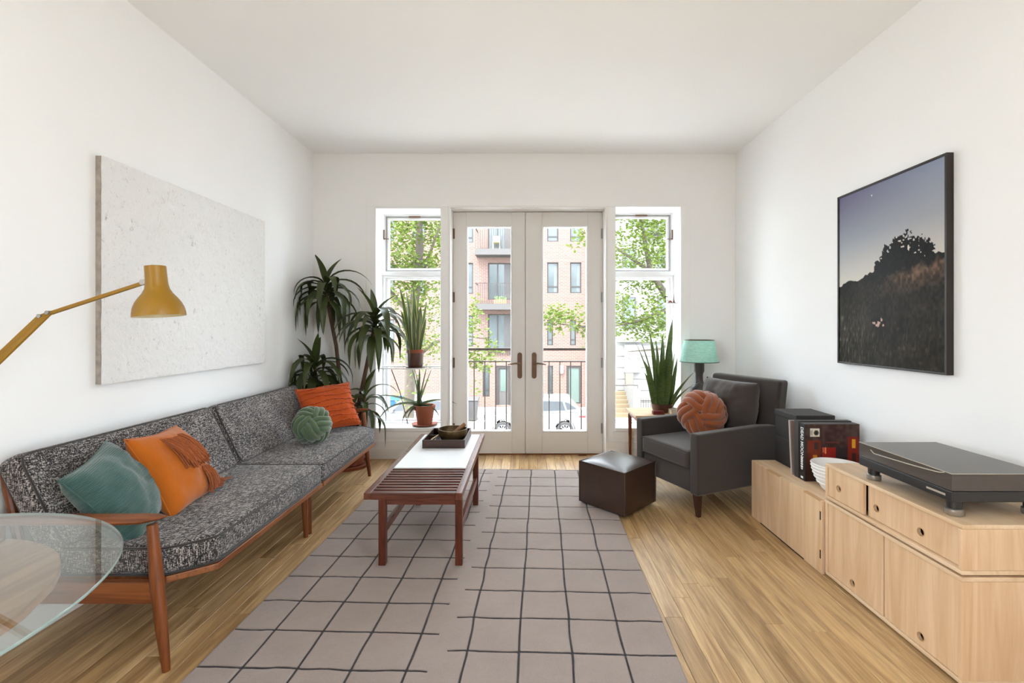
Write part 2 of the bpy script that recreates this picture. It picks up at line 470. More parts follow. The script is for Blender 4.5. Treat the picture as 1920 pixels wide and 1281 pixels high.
mb.box(DO[0], DO[0] + .02, 4.60, 4.72, 0, DO[3]); mb.box(DO[1] - .02, DO[1], 4.60, 4.72, 0, DO[3])
struct(mb.build('trim_2', M_TRIM, bevel=.002, seg=1, merge=False), 'white frame lining the double door opening', 'trim')
struct(B(DO[0], DO[1], 4.545, 4.75, -.03, .010).build('trim_3', M_TEAKX, bevel=.003), 'low wooden threshold under the glazed doors', 'trim')

def window(name, W_, label, latch_left):
    t = thing(name, label, 'window', ((W_[0] + W_[1]) / 2, 4.70, W_[2]), kind='structure')
    x0, x1, z0, z1 = W_
    zt = 1.80
    def ring(mb, xa, xb, za, zb, w, ya, yb):
        mb.box(xa, xa + w, ya, yb, za, zb); mb.box(xb - w, xb, ya, yb, za, zb)
        mb.box(xa + w, xb - w, ya, yb, za, za + w); mb.box(xa + w, xb - w, ya, yb, zb - w, zb); return mb
    ring(MB(), x0, x1, zt, z1, .014, 4.67, 4.74).build('upper_frame', M_SASH, t, bevel=.002, seg=1, merge=False)
    s = ring(MB(), x0 + .014, x1 - .014, zt + .045, z1 - .012, .014, 4.675, 4.72).build('awning_sash', M_ALU, t, bevel=.002, seg=1, merge=False)
    ring(MB(), x0 + .028, x1 - .028, zt + .059, z1 - .026, .022, 4.685, 4.715).build('glazing_bead', M_SASH, s, bevel=.002, seg=1, merge=False)
    B(x0 + .05, x1 - .05, 4.698, 4.702, zt + .08, z1 - .048).build('pane', M_GLASS, s, smooth=False)
    B((x0 + x1) / 2 - .06, (x0 + x1) / 2 + .06, 4.665, 4.676, z1 - .03, z1 - .014).build('lock_plate', M_BRONZE, s, bevel=.002)
    lx = x0 if latch_left else x1; sg = 1 if latch_left else -1
    h = MB(); h.box(lx + sg * .002, lx + sg * .012, 4.64, 4.66, 2.17, 2.27)
    h.tube([(lx + sg * .01, 4.65, 2.18), (lx + sg * .035, 4.63, 2.175), (lx + sg * .065, 4.62, 2.17)], [.006, .005, .004], 8)
    h.build('latch_handle', M_BRONZE, t, merge=False)
    B(x0, x1, 4.60, 4.74, zt, zt + .04).build('transom', M_SASH, t, bevel=.004)
    ring(MB(), x0, x1, z0, zt, .022, 4.62, 4.74).build('lower_frame', M_SASH, t, bevel=.003, seg=1, merge=False)
    l = ring(MB(), x0 + .022, x1 - .022, z0 + .012, zt - .012, .026, 4.655, 4.72).build('fixed_sash', M_SASH, t, bevel=.003, seg=1, merge=False)
    B(x0 + .046, x1 - .046, 4.698, 4.702, z0 + .036, zt - .036).build('pane', M_GLASS, l, smooth=False)
    B(x0 - .004, x1 + .004, YB - .018, 4.70, z0 - .03, z0 + .004).build('sill', M_SASH, t, bevel=.004)
window('window_1', W1, 'tall white window with awning sash behind the potted plants, nearer the sofa', True)
window('window_2', W2, 'tall white window with awning sash behind the snake plant, nearer the armchair', False)

# unseen side windows, added behind the viewer to let fill daylight in
for nm, xw, lab in (('added_window_left', XL - .1, 'unseen window added behind the viewer for fill daylight, sofa side wall'), ('added_window_right', XR + .1, 'unseen window added behind the viewer for fill daylight, cabinet side wall')):
    t = thing(nm, lab, 'window', (xw, -1.5, SW[2]), kind='structure')
    mb = MB()
    for ya in (SW[0], -1.55, SW[1] - .05): mb.box(xw - .04, xw + .04, ya, ya + .05, SW[2], SW[3])
    mb.box(xw - .04, xw + .04, SW[0], SW[1], SW[2], SW[2] + .05); mb.box(xw - .04, xw + .04, SW[0], SW[1], SW[3] - .05, SW[3])
    mb.build('frame', M_SASH, t, merge=False, smooth=False)
    for ya, yb in ((SW[0] + .05, -1.55), (-1.50, SW[1] - .05)): B(xw - .002, xw + .002, ya, yb, SW[2] + .05, SW[3] - .05).build('pane', M_GLASS, t, smooth=False)

def door(name, x0, x1, gx0, gx1, hx, lever, hinge_x, label):
    t = thing(name, label, 'door', ((x0 + x1) / 2, 4.57, 0), kind='structure')
    ya, yb, gz0, gz1, zt = 4.55, 4.595, .227, 2.288, 2.426
    B(x0, gx0, ya, yb, .012, zt).build('stile', M_DOOR, t, bevel=.002, seg=1)
    B(gx1, x1, ya, yb, .012, zt).build('stile', M_DOOR, t, bevel=.002, seg=1)
    B(gx0, gx1, ya, yb, .012, gz0).build('bottom_rail', M_DOOR, t, bevel=.002, seg=1)
    B(gx0, gx1, ya, yb, gz1, zt).build('top_rail', M_DOOR, t, bevel=.002, seg=1)
    b = MB(); w = .014
    for (a, c, d, e) in ((gx0, gx0 + w, gz0, gz1), (gx1 - w, gx1, gz0, gz1), (gx0 + w, gx1 - w, gz0, gz0 + w), (gx0 + w, gx1 - w, gz1 - w, gz1)):
        b.box(a, c, 4.543, 4.60, d, e)
    b.build('glazing_bead', M_SASH, t, bevel=.003, seg=1, merge=False)
    B(gx0 + w, gx1 - w, 4.570, 4.574, gz0 + w, gz1 - w).build('pane', M_GLASS, t, smooth=False)
    # long bronze handle plate with rounded ends
    poly = []
    for k in range(13): a_ = PI * k / 12; poly.append((hx + .023 * math.cos(a_), 1.0 + .023 * math.sin(a_)))
    for k in range(13): a_ = PI + PI * k / 12; poly.append((hx + .023 * math.cos(a_), .786 + .023 * math.sin(a_)))
    pl = MB().prism(poly, 4.538, 4.55, 1).build('handle_plate', M_BRONZE, t, bevel=.003)
    l = MB(); l.tube([(hx, 4.54, .915), (hx, 4.49, .915)], .009, 10)
    l.tube([(hx, 4.495, .915), (hx + lever * .04, 4.49, .918), (hx + lever * .09, 4.49, .912), (hx + lever * .115, 4.492, .905)], [.009, .008, .007, .006], 10)
    l.build('lever', M_BRONZE, pl, merge=False)
    k = MB().lathe([(.0, -.006), (.011, -.006), (.011, .0), (0, .0)], (0, 0, 0), 16, Matrix.Translation((hx, 4.534, .81)) @ Matrix.Rotation(R(90), 4, 'X'))
    k.build('keyhole', M_BRONZE, pl, merge=False)
    for z in (2.21, 1.575, .92, .265):
        MB().box(hinge_x - .016, hinge_x + .016, 4.544, 4.55, z - .05, z + .05).tube([(hinge_x, 4.540, z - .05), (hinge_x, 4.540, z + .05)], .008, 10).build('hinge', M_BRONZE if lever < 0 else M_ALU, t, merge=False)
    return t
d1 = door('door_1', -.722, -.002, -.590, -.133, -.056, -1, -.722, 'white glazed door leaf nearer the sofa, handle at its edge')
d2 = door('door_2', .002, .772, .166, .624, .088, 1, .772, 'white glazed door leaf nearer the armchair, handle at its edge')
B(-.03, .03, 4.5965, 4.605, .012, 2.426).build('astragal', M_DOOR, d1, smooth=False)

# ------------------------------------------------------------------ the long sofa: two one-armed sections
SEAT_F = -1.242
def arm_and_legs(t, ye, sg):
    """wooden end frame at y = ye; sg = +1 when the section lies towards +Y of it"""
    leg = MB(); leg.tube([(-1.334, ye, 0), (-1.352, ye, .16), (-1.370, ye, .34), (-1.388, ye, .545)], [.013, .020, .023, .017], 16)
    leg.build('leg', M_TEAK, t)
    leg = MB(); leg.tube([(-2.0, ye, 0), (-1.985, ye, .2), (-1.965, ye, .45), (-1.955, ye, .55)], [.013, .020, .021, .016], 16)
    leg.build('leg', M_TEAK, t)
    a = MB(); n = 15
    prof = [(-2.02, .555, .022, .014), (-1.9, .560, .030, .015), (-1.7, .563, .036, .016), (-1.5, .563, .036, .017), (-1.42, .565, .034, .016), (-1.37, .570, .024, .010), (-1.335, .574, .006, .003)]
    vs = []; k = 16
    for (x, z, wy, hz) in prof:
        for i in range(k):
            an = 2 * PI * i / k; vs.append((x, ye + wy * math.cos(an), z + hz * math.sin(an)))
    fs = [(i*k+j, i*k+(j+1)%k, (i+1)*k+(j+1)%k, (i+1)*k+j) for i in range(len(prof)-1) for j in range(k)]
    fs += [tuple(range(k-1, -1, -1)), tuple(range((len(prof)-1)*k, len(prof)*k))]
    a._add(vs, fs); a.build('armrest', M_TEAKX, t)
    B(-1.965, -1.36, ye - .014, ye + .014, .255, .335).build('side_rail', M_TEAKX, t, bevel=.005)

def cushion_outline(y0, y1, ch0, ch1):
    xb, xf = -1.93, SEAT_F
    p = [(xb, y0), (xf - .10 if ch0 else xf - .0, y0)]
    if ch0: p = [(xb, y0), (xf - .13, y0), (xf, y0 + .10)]
    else: p = [(xb, y0), (xf, y0)]
    if ch1: p += [(xf, y1 - .10), (xf - .13, y1), (xb, y1)]
    else: p += [(xf, y1), (xb, y1)]
    return p
def sofa_section(y0, y1, arm_near, label):
    t = thing('sofa_section', label, 'sofa', (-1.65, (y0 + y1) / 2, 0), group='sections of the tweed sofa')
    ch0, ch1 = arm_near, not arm_near
    # base board following the cushion outline
    po = cushion_outline(y0, y1, ch0, ch1)
    c = Vector((-1.6, (y0 + y1) / 2))
    MB().prism([((p[0] - c.x) * 1.008 + c.x, (p[1] - c.y) * .994 + c.y) for p in po], .298, .325, 2).build('seat_board', M_TEAKY, t, bevel=.004)
    B(-1.40, -1.37, y0 + .1, y1 - .1, .265, .30).build('front_rail', M_TEAKY, t, bevel=.004)
    B(-1.96, -1.92, y0 + .03, y1 - .03, .255, .335).build('back_rail', M_TEAKY, t, bevel=.004)
    # seat cushion, softly crowned
    mb = MB().prism(po, .327, .440, 2)
    me = mb.mesh('seat_cushion', bevel=.026, seg=4, sharp=80)
    bm = bmesh.new(); bm.from_mesh(me)
    top = [f for f in bm.faces if f.normal.z > .99]
    bmesh.ops.subdivide_edges(bm, edges=list({e for f in top for e in f.edges}), cuts=0)
    bm.to_mesh(me); bm.free()
    me.polygons.foreach_set('use_smooth', [True] * len(me.polygons))
    s = link('seat_cushion', me, M_TWEED, t)
    for z in (.433, .334):
        off = .003
        pts = [Vector((p[0], p[1], z)) for p in po]
        rp = []
        for i, p in enumerate(pts):   # rounded corner path
            a, b = pts[i - 1], pts[(i + 1) % len(pts)]
            rp += [p + (a - p).normalized() * .03, p + ((a - p).normalized() + (b - p).normalized()) * .008, p + (b - p).normalized() * .03]
        MB().tube(rp, .005, 6, closed=True).build('piping', M_PIPE, s)
    # back cushion leaning on a slatted back
    d = Vector((-.20, 0, .40)).normalized(); nrm = Vector((.40, 0, .20)).normalized()
    o = Vector((-1.742, 0, .43)) - nrm * .10
    ya, yb = y0 - (.02 if arm_near else -.003), y1 + (.0 if arm_near else -.02) - .003
    Mx = Matrix((Vector((0, 1, 0)), d, nrm)).transposed().to_4x4(); Mx.translation = Vector((o.x, ya, o.z))
    mb = MB().box(0, yb - ya, 0, .415, 0, .105, M=Mx)
    bk = mb.build('back_cushion', M_TWEED, t, bevel=.035, seg=5, sharp=80)
    L = yb - ya
    for zz in (.098, .012):
        c4 = [(.012, .012), (L - .012, .012), (L - .012, .403), (.012, .403)]
        rp = []
        pts = [Vector((q[0], q[1], zz)) for q in c4]
        for i, p in enumerate(pts):
            a, b = pts[i - 1], pts[(i + 1) % 4]
            rp += [p + (a - p).normalized() * .04, p + ((a - p).normalized() + (b - p).normalized()) * .010, p + (b - p).normalized() * .04]
        MB().tube([Mx @ p for p in rp], .005, 6, closed=True).build('piping', M_PIPE, bk)
    # wooden back frame
    for yy in (y0 + .03, y1 - .03):
        MB().tube([(-1.93, yy, .30), (-1.985, yy, .55), (-2.03, yy, .74)], [.016, .015, .012], 10).build('back_post', M_TEAK, t)
    for h in (.25, .34): MB().tube([Vector((-1.742, y0 + .03, .43)) - nrm * .118 + d * h, Vector((-1.742, y1 - .03, .43)) - nrm * .118 + d * h], .011, 8).build('back_slat', M_TEAKY, t)
    ye = y0 - .035 if arm_near else y1 + .035
    arm_and_legs(t, 1.692 if arm_near else 3.90, 1)
    ym = y1 - .02 if arm_near else y0 + .02
    for (xa, xb) in ((-1.334, -1.345), (-1.98, -1.95)):
        MB().tube([(xa, ym, 0), ((xa + xb) / 2, ym, .15), (xb, ym, .30)], [.013, .018, .021], 14).build('leg', M_TEAK, t)
    return t
sofa_section(1.735, 2.788, True, 'grey tweed sofa section holding teal and fringed pillows, wooden arm nearest the viewer')
sofa_section(2.794, 3.862, False, 'grey tweed sofa section holding the green knot pillow, wooden arm near the window')

# ------------------------------------------------------------------ pillows
def pmat(c, n, roll):
    n = Vector(n).normalized(); z = Vector((0, 0, 1)); u = (z - n * n.dot(z)).normalized(); r = u.cross(n)
    a = R(roll); x = r * math.cos(a) + u * math.sin(a)
    return frame_matrix(c, x, n.cross(x))
def corduroy(name, c1, c2):
    m, nt, b = newmat(name)
    v = coords(nt, (1, 1, 1))
    at = N(nt, 'ShaderNodeUVMap')
    sp = N(nt, 'ShaderNodeSeparateXYZ'); nt.links.new(at.outputs[0], sp.inputs[0])
    wv = math2(nt, 'SINE', math2(nt, 'MULTIPLY', sp.outputs[1], 2 * PI * 62), 0)
    w01 = math2(nt, 'ADD', math2(nt, 'MULTIPLY', wv, .5), .5)
    pn = tex_noise(nt, v, 7, 3)
    col = mixc(nt, math2(nt, 'MULTIPLY', math2(nt, 'ADD', w01, pn), .5), c1, c2)
    nt.links.new(col, b.inputs['Base Color']); b.inputs['Roughness'].default_value = .85; b.inputs['Sheen Weight'].default_value = .35
    bump(nt, b, w01, .6, .003)
    return m
M_TEAL = corduroy('teal_corduroy', rgb(28, 58, 54), rgb(62, 102, 96))
M_MUST = fabric('mustard_cotton', rgb(158, 78, 14), rgb(186, 102, 24), 200, .25, .2, 4)
M_FRNG = fabric('rust_yarn', rgb(124, 56, 16), rgb(160, 84, 32), 300)
M_ORNG = fabric('orange_cotton', rgb(164, 62, 14), rgb(184, 80, 24), 220, .35, .2, 6)
M_GKNOT = fabric('green_plush', rgb(58, 78, 52), rgb(88, 110, 80), 500, .3, .6, 8)
M_RKNOT = fabric('rust_plush', rgb(118, 58, 28), rgb(150, 82, 44), 500, .3, .5, 8)

def make_pillow(name, label, w, h, t, Mx, mat, seed, pinch=.09, body='cover', wr=.006):
    c = Mx.translation
    T = thing(name, label, 'pillow', (c.x, c.y, c.z))
    mb = pillow_mesh(body, w, h, t, 26, pinch, wr, seed, Mx)
    o = mb.build(body, mat, T, sharp=80)
    uv = o.data.uv_layers.new(name='UVMap'); Mi = Mx.inverted()
    for l in o.data.loops:
        p = Mi @ o.data.vertices[l.vertex_index].co
        uv.data[l.index].uv = (p.x / w + .5, p.y / h + .5)
    # seam round the edge
    pts = []
    n = 20
    for side in range(4):
        for k in range(n):
            q = -1 + 2 * k / n
            u, v = [(q, -1), (1, q), (-q, 1), (-1, -q)][side]
            x = u * (1 - pinch * (1 - abs(v) ** 1.6) * abs(u) ** 3) * w / 2
            y = v * (1 - pinch * (1 - abs(u) ** 1.6) * abs(v) ** 3) * h / 2
            pts.append(Mx @ Vector((x, y, 0)))
    MB().tube(pts, .0035, 6, closed=True).build('seam', mat, T)
    return T
def psurf(u, v, w, h, t):
    z = t / 2 * (max(0, (1 - abs(u) ** 2.2)) * max(0, (1 - abs(v) ** 2.2))) ** .46
    return Vector((u * w / 2 * .97, v * h / 2 * .97, z))

make_pillow('throw_pillow', 'teal corduroy pillow propped behind the wooden armrest beside the fringed pillow', .39, .39, .18,
            pmat((-1.705, 1.915, .580), (.79, .25, .535), 10), M_TEAL, 3)
Mf = pmat((-1.700, 2.205, .592), (.85, .20, .48), -4)
fp = make_pillow('fringed_pillow', 'mustard orange pillow with hanging rust fringe, beside the teal corduroy pillow', .41, .41, .18, Mf, M_MUST, 11)
rs = random.Random(5)
for band, (v0, slope, u0, u1) in enumerate(((.72, -.05, -.5, .42), (-.30, -.05, .15, 1.0))):
    mb = MB()
    for k in range(230):
        q = rs.random(); u = u0 + (u1 - u0) * q; v = v0 + slope * q + rs.uniform(-.05, .05)
        L = rs.uniform(.11, .19); sp = rs.uniform(-.02, .34); lift = rs.uniform(.004, .026); wv = rs.uniform(-.02, .02); pts = []
        for i in range(7):
            f = i / 6; lv = v - f * L / .205; lu = u + sp * f ** 1.3 + wv * math.sin(f * 6)
            over = max(0, lu - .97) + max(0, -.97 - lv)
            s_ = psurf(min(.97, lu), max(-.97, min(.97, lv)), .41, .41, .18)
            pp = Mf @ (s_ + Vector((max(0, lu - .97) * .2, -max(0, -.97 - lv) * .2, lift * math.sin(min(1, f * 1.6) * PI / 2) + .003)))
            if pp.z < .456: pp.z = .456 + rs.uniform(0, .01)
            pts.append(pp)
        mb.tube(pts, [.0022, .0025, .0025, .0025, .0025, .0028, .0036], 5)
    o = mb.build('fringe', M_FRNG, fp, merge=False, sharp=80); o['kind'] = 'stuff'

Mo = pmat((-1.600, 3.700, .625), (.50, -.66, .56), 5)
op = make_pillow('ruffled_pillow', 'orange pillow with rows of ruffles leaning against the far armrest', .43, .40, .16, Mo, M_ORNG, 17)
for v in (-.8, -.58, -.34, -.1, .14, .38, .62, .84):
    pts = []; rad = []
    for k in range(61):
        u = -.96 + 1.92 * k / 60
        p = psurf(u, v + .03 * math.sin(u * 5 + v * 9), .43, .40, .16)
        pts.append(Mo @ (p + Vector((rs.uniform(-.002, .002), rs.uniform(-.005, .005), .003 + rs.uniform(-.001, .003))))); rad.append(.0045 + rs.uniform(-.0015, .002))
    MB().tube(pts, rad, 6).build('ruffle', M_ORNG, op, sharp=80)

def knot(name, label, c, Rb, tr, pole, roll, mat, L=3, Bt=5, amp=62, strands=3, gap=1.95):
    T = thing(name, label, 'pillow', c)
    Mx = pmat(c, pole, roll)
    off = [(i - (strands - 1) / 2) * tr * gap for i in range(strands)]
    def P(t):
        ph = L * t; la = R(amp) * math.cos(Bt * t); rr = Rb - tr + tr * .85 * math.sin(2 * Bt * t)
        return Vector((math.cos(la) * math.cos(ph), math.cos(la) * math.sin(ph), math.sin(la))), rr
    n = 240
    for o in off:
        pts = []
        for k in range(n):
            t = 2 * PI * k / n
            d, rr = P(t); d2, _ = P(t + .002); d0, _ = P(t - .002)
            tan = (d2 - d0).normalized(); side = d.cross(tan).normalized()
            p = (d * rr + side * o); p = p.normalized() * (rr - abs(o) * .12)
            p.z *= .86
            pts.append(Mx @ p)
        MB().tube(pts, tr, 10, closed=True).build('strand', mat, T, sharp=90)
    MB().lathe([(0, -Rb * .60)] + [(Rb * .70 * math.cos(a), Rb * .60 * math.sin(a)) for a in [R(x) for x in range(-75, 80, 15)]] + [(0, Rb * .60)], (0, 0, 0), 24, Mx).build('core', mat, T, sharp=90)
    return T
knot('knot_pillow', 'green plush knot pillow on the tweed seat before the ruffled pillow', (-1.545, 3.30, .566), .132, .0205, (.35, -.75, .75), 20, M_GKNOT, amp=58)
knot('knot_pillow', 'rust orange plush knot pillow sitting in the charcoal armchair', (1.325, 3.415, .628), .172, .0265, (-.45, -.86, .22), 12, M_RKNOT, amp=57)

# ------------------------------------------------------------------ coffee table
CT = thing('coffee_table', 'low walnut coffee table with slatted end and white panel on the rug', 'table', (-.56, 2.83, 0.02))
z0r = .0148
for (x, y) in ((-.759, 2.425), (-.353, 2.425), (-.759, 3.24), (-.353, 3.24)):
    B(x - .019, x + .019, y - .019, y + .019, z0r, .366).build('leg', M_WAL, CT, bevel=.003)
for x in (-.759, -.353): B(x - .012, x + .012, 2.444, 3.221, .172, .214).build('stretcher', M_WALY, CT, bevel=.003)
for y in (2.425, 3.24): B(-.74, -.372, y - .012, y + .012, .335, .366).build('apron', M_WALX, CT, bevel=.002)
TX0, TX1, TY0, TY1, TZ = -.855, -.335, 2.405, 3.742, .400
B(TX0, TX0 + .036, TY0, TY1, .364, TZ).build('side_rail', M_WALY, CT, bevel=.003)
B(TX1 - .036, TX1, TY0, TY1, .364, TZ).build('side_rail', M_WALY, CT, bevel=.003)
B(TX0 + .036, TX1 - .036, TY0, TY0 + .036, .364, TZ).build('end_rail', M_WALX, CT, bevel=.003)
B(TX0 + .036, TX1 - .036, TY1 - .03, TY1, .364, TZ).build('end_rail', M_WALX, CT, bevel=.003)
B(TX0 + .036, TX1 - .036, 2.838, TY1 - .03, .375, TZ + .001).build('white_panel', M_LAM, CT, bevel=.002)
ny = 9; ya = TY0 + .036; pitch = (2.838 - ya) / ny
for k in range(ny):
    yy = ya + pitch * k + .0195
    B(TX0 + .036, TX1 - .036, yy, yy + .0235, .370, TZ - .001).build('slat', M_WALX, CT, bevel=.002, seg=1)

TR = thing('serving_tray', 'dark wooden tray holding a bronze bowl on the coffee table', 'tray', (-.59, 3.48, .401))
x0, x1, y0, y1, z0, z1 = -.744, -.437, 3.283, 3.678, .402, .462
B(x0, x1, y0, y1, z0, z0 + .008).build('base', M_DWAL, TR, smooth=False)
for a in ((x0, x1, y0, y0 + .009), (x0, x1, y1 - .009, y1), (x0, x0 + .009, y0 + .009, y1 - .009), (x1 - .009, x1, y0 + .009, y1 - .009)):
    B(*a, z0 + .008, z1).build('side', M_DWAL, TR, bevel=.0015, seg=1)
B(x0 + .075, x0 + .081, y0 + .009, y1 - .009, z0 + .008, z1 - .012).build('divider', M_DWAL, TR, smooth=False)
B(x0 + .009, x0 + .075, y0 + .20, y0 + .206, z0 + .008, z1 - .012).build('divider', M_DWAL, TR, smooth=False)
M_BRZ = flat('hammered_bronze', rgb(112, 92, 62), .42, rgb(76, 60, 38), 14, metal=.75, bmp=.35, bscale=40, bdist=.004)
BW = thing('singing_bowl', 'hammered bronze bowl standing in the dark wooden tray', 'bowl', (-.553, 3.47, .41))
prof = [(0, .412), (.06, .412), (.085, .422), (.104, .455), (.111, .485), (.110, .505), (.104, .505), (.104, .485), (.096, .458), (.078, .43), (.055, .42), (0, .42)]
MB().lathe(prof, (-.553, 3.47, 0), 40).build('shell', M_BRZ, BW, sharp=60)
tag(MB().tube([(-.60, 3.44, .432), (-.545, 3.475, .472), (-.468, 3.52, .527)], [.009, .011, .015], 12).build('bowl_mallet', wood('mallet_wood', rgb(120, 80, 50), rgb(150, 104, 66), 0, 1.5)),
    'short wooden mallet resting in the bronze bowl', 'mallet')
tag(MB().tube([(-.690, 3.33, .452), (-.655, 3.48, .459)], .0045, 8).build('incense_stick', flat('pale_wood', rgb(214, 190, 150), .6)),
    'pale thin wooden stick lying across the tray divider', 'stick')

# ------------------------------------------------------------------ rug
def rug():
    Lx, Ly = 1.815, 2.80; ang = -R(1.93)
    o = (-1.150, 4.085)          # far corner nearer the sofa
    ex = Vector((math.cos(ang), math.sin(ang))); ey = Vector((-math.sin(ang), math.cos(ang)))
    nx, ny = 316, 486
    xs = np.linspace(0, Lx, nx + 1); ys = np.linspace(0, Ly, ny + 1)
    X, Y = np.meshgrid(xs, ys)
    wob = .004 * (vnoise(X / Lx, Y / Ly, 14, 22, 1) - .5) * 2
    wob2 = .004 * (vnoise(X / Lx, Y / Ly, 22, 14, 2) - .5) * 2
    dmin = np.full(X.shape, 9.0)
    for k in range(8):
        dmin = np.minimum(dmin, np.abs(X + wob - (.178 + .205 * k)))
    brk = .178 + .205 * 3.5 + .03 * 0
    for half in (0, 1):
        off = .131 if half == 0 else .018
        sel = (X < brk - .025) if half == 0 else (X > brk + .025)
        for k in range(15):
            dd = np.abs(Y + wob2 - (off + .205 * k)); dmin = np.where(sel, np.minimum(dmin, dd), dmin)
    g = np.clip(1 - dmin / .0072, 0, 1)
    Z = .014 - .007 * g + .0012 * (vnoise(X / Lx, Y / Ly, 90, 140, 3) - .5)
    edge = np.minimum(np.minimum(X, Lx - X), np.minimum(Y, Ly - Y))
    Z = np.where(edge < .005, .003, Z)
    v = []
    for j in range(ny + 1):
        for i in range(nx + 1):
            p = Vector(o) + ex * xs[i] - ey * ys[j]
            v.append((p.x, p.y, Z[j, i]))
    f = [(j*(nx+1)+i, (j+1)*(nx+1)+i, (j+1)*(nx+1)+i+1, j*(nx+1)+i+1) for j in range(ny) for i in range(nx)]
    me = bpy.data.meshes.new('rug'); me.from_pydata(v, [], f)
    at = me.attributes.new('line', 'FLOAT', 'POINT'); at.data.foreach_set('value', g.astype(np.float32).ravel())
    me.polygons.foreach_set('use_smooth', [True] * len(me.polygons))
    m, nt, b = newmat('wool_rug')
    vv = coords(nt)
    f1 = tex_noise(nt, vv, 260, 3, .7); f2 = tex_noise(nt, vv, 3.2, 4, .6)
    col = mixc(nt, math2(nt, 'ADD', math2(nt, 'MULTIPLY', f1, .5), math2(nt, 'MULTIPLY', f2, .5)), rgb(122, 108, 102), rgb(170, 156, 149))
    a = N(nt, 'ShaderNodeAttribute', attribute_name='line')
    lf = ramp(nt, a.outputs['Fac'], [(.22, (0, 0, 0, 1)), (.55, (1, 1, 1, 1))])
    nt.links.new(mixc(nt, lf, col, rgb(46, 40, 42)), b.inputs['Base Color'])
    b.inputs['Roughness'].default_value = .97; b.inputs['Specular IOR Level'].default_value = .1; b.inputs['Sheen Weight'].default_value = .2
    bump(nt, b, f1, .5, .006)
    return tag(link('rug', me, m), 'taupe wool rug with broken dark grid lines under the coffee table', 'rug')
rug()

# ------------------------------------------------------------------ leather cube ottoman
OT = thing('ottoman', 'dark brown leather cube ottoman on the rug edge before the armchair', 'ottoman', (.6625, 3.275, .0148), R(43.9), local=True)
h = .192
mb = MB().grid(lambda a, b: Vector(((a - .5) * 2 * h, (b - .5) * 2 * h, .295 + .035 * (max(0, (1 - (2 * a - 1) ** 2)) * max(0, 1 - (2 * b - 1) ** 2)) ** .6)), 16, 16)
mb.build('seat_top', M_LEATHER, OT, sharp=80)
for k in range(4):
    Mk = Matrix.Rotation(R(90) * k, 4, 'Z')
    mb = MB().grid(lambda a, b: Mk @ Vector(((a - .5) * 2 * h, -h - .006 * math.sin(PI * a) * math.sin(PI * b), .012 + .283 * b)), 12, 10)
    mb.build('side_panel', M_LEATHER, OT, sharp=80)
    c = Mk @ Vector((-h, -h, 0))
    MB().tube([(c.x, c.y, .012), (c.x, c.y, .16), (c.x, c.y, .296)], .0055, 8).build('piping', M_LEATHER, OT)
c4 = [Vector((sx * h, sy * h, .296)) for sx, sy in ((-1, -1), (1, -1), (1, 1), (-1, 1))]
MB().tube(c4, .0055, 8, closed=True).build('piping', M_LEATHER, OT)
MB().box(-h, h, -h, h, .010, .016).build('bottom', M_BLACK, OT, smooth=False)
for sx, sy in ((-1, -1), (1, -1), (1, 1), (-1, 1)):
    MB().lathe([(.0, 0), (.016, 0), (.016, .012), (0, .012)], (sx * (h - .03), sy * (h - .03), 0), 14).build('foot', M_BLACK, OT)

# ------------------------------------------------------------------ armchair (local: x across the front, y backwards)
AC = thing('armchair', 'charcoal wool armchair with loose back cushion and dark tapered legs', 'armchair', (1.0, 3.2775, 0), math.atan2(-.911, .411), local=True)
Wd = .32   # half width
for sx in (-1, 1):
    po = [(0, .160), (.0, .568), (.60, .575), (.80, .560), (.80, .160)]
    xa, xb = (sx * Wd, sx * (Wd - .075))
    mb = MB().prism(po, min(xa, xb), max(xa, xb), 0)
    mb.build('arm', M_CHAIR, AC, bevel=.014, seg=3)
B(-Wd + .076, Wd - .076, .012, .80, .165, .318).build('seat_base', M_CHAIR, AC, bevel=.010, seg=3)
mb = MB().box(-Wd + .078, Wd - .078, -.012, .60, .320, .445)
o = mb.build('seat_cushion', M_CHAIR2, AC, bevel=.028, seg=4)
for zz in (.436, .330):
    pts = [Vector(p) for p in ((-Wd + .086, -.006, zz), (Wd - .086, -.006, zz), (Wd - .086, .59, zz), (-Wd + .086, .59, zz))]
    MB().tube(pts, .0045, 6, closed=True).build('piping', M_CHAIR, o)
mb = MB().hexa([(-Wd + .01, .685, .16), (Wd - .01, .685, .16), (Wd - .01, .80, .16), (-Wd + .01, .80, .16)],
               [(-Wd + .0, .80, .885), (Wd - .0, .80, .885), (Wd - .0, .895, .885), (-Wd + .0, .895, .885)])
mb.build('backrest', M_CHAIR, AC, bevel=.022, seg=4)
Mb = frame_matrix((0, .625, .645), (1, 0, 0), (0, .20, .98))
pillow_mesh('back_cushion', .50, .45, .25, 24, .03, .013, 31, Mb).build('back_cushion', M_CHAIR2, AC, sharp=80)
for sx in (-1, 1):
    for yy, yt in ((.06, .05), (.75, .74)):
        x = sx * (Wd - .055)
        MB().hexa([(x - .013, yy - .013, 0), (x + .013, yy - .013, 0), (x + .013, yy + .013, 0), (x - .013, yy + .013, 0)],
                  [(x - .024, yt - .024, .166), (x + .024, yt - .024, .166), (x + .024, yt + .024, .166), (x - .024, yt + .024, .166)]).build('leg', M_DWAL, AC, bevel=.003)

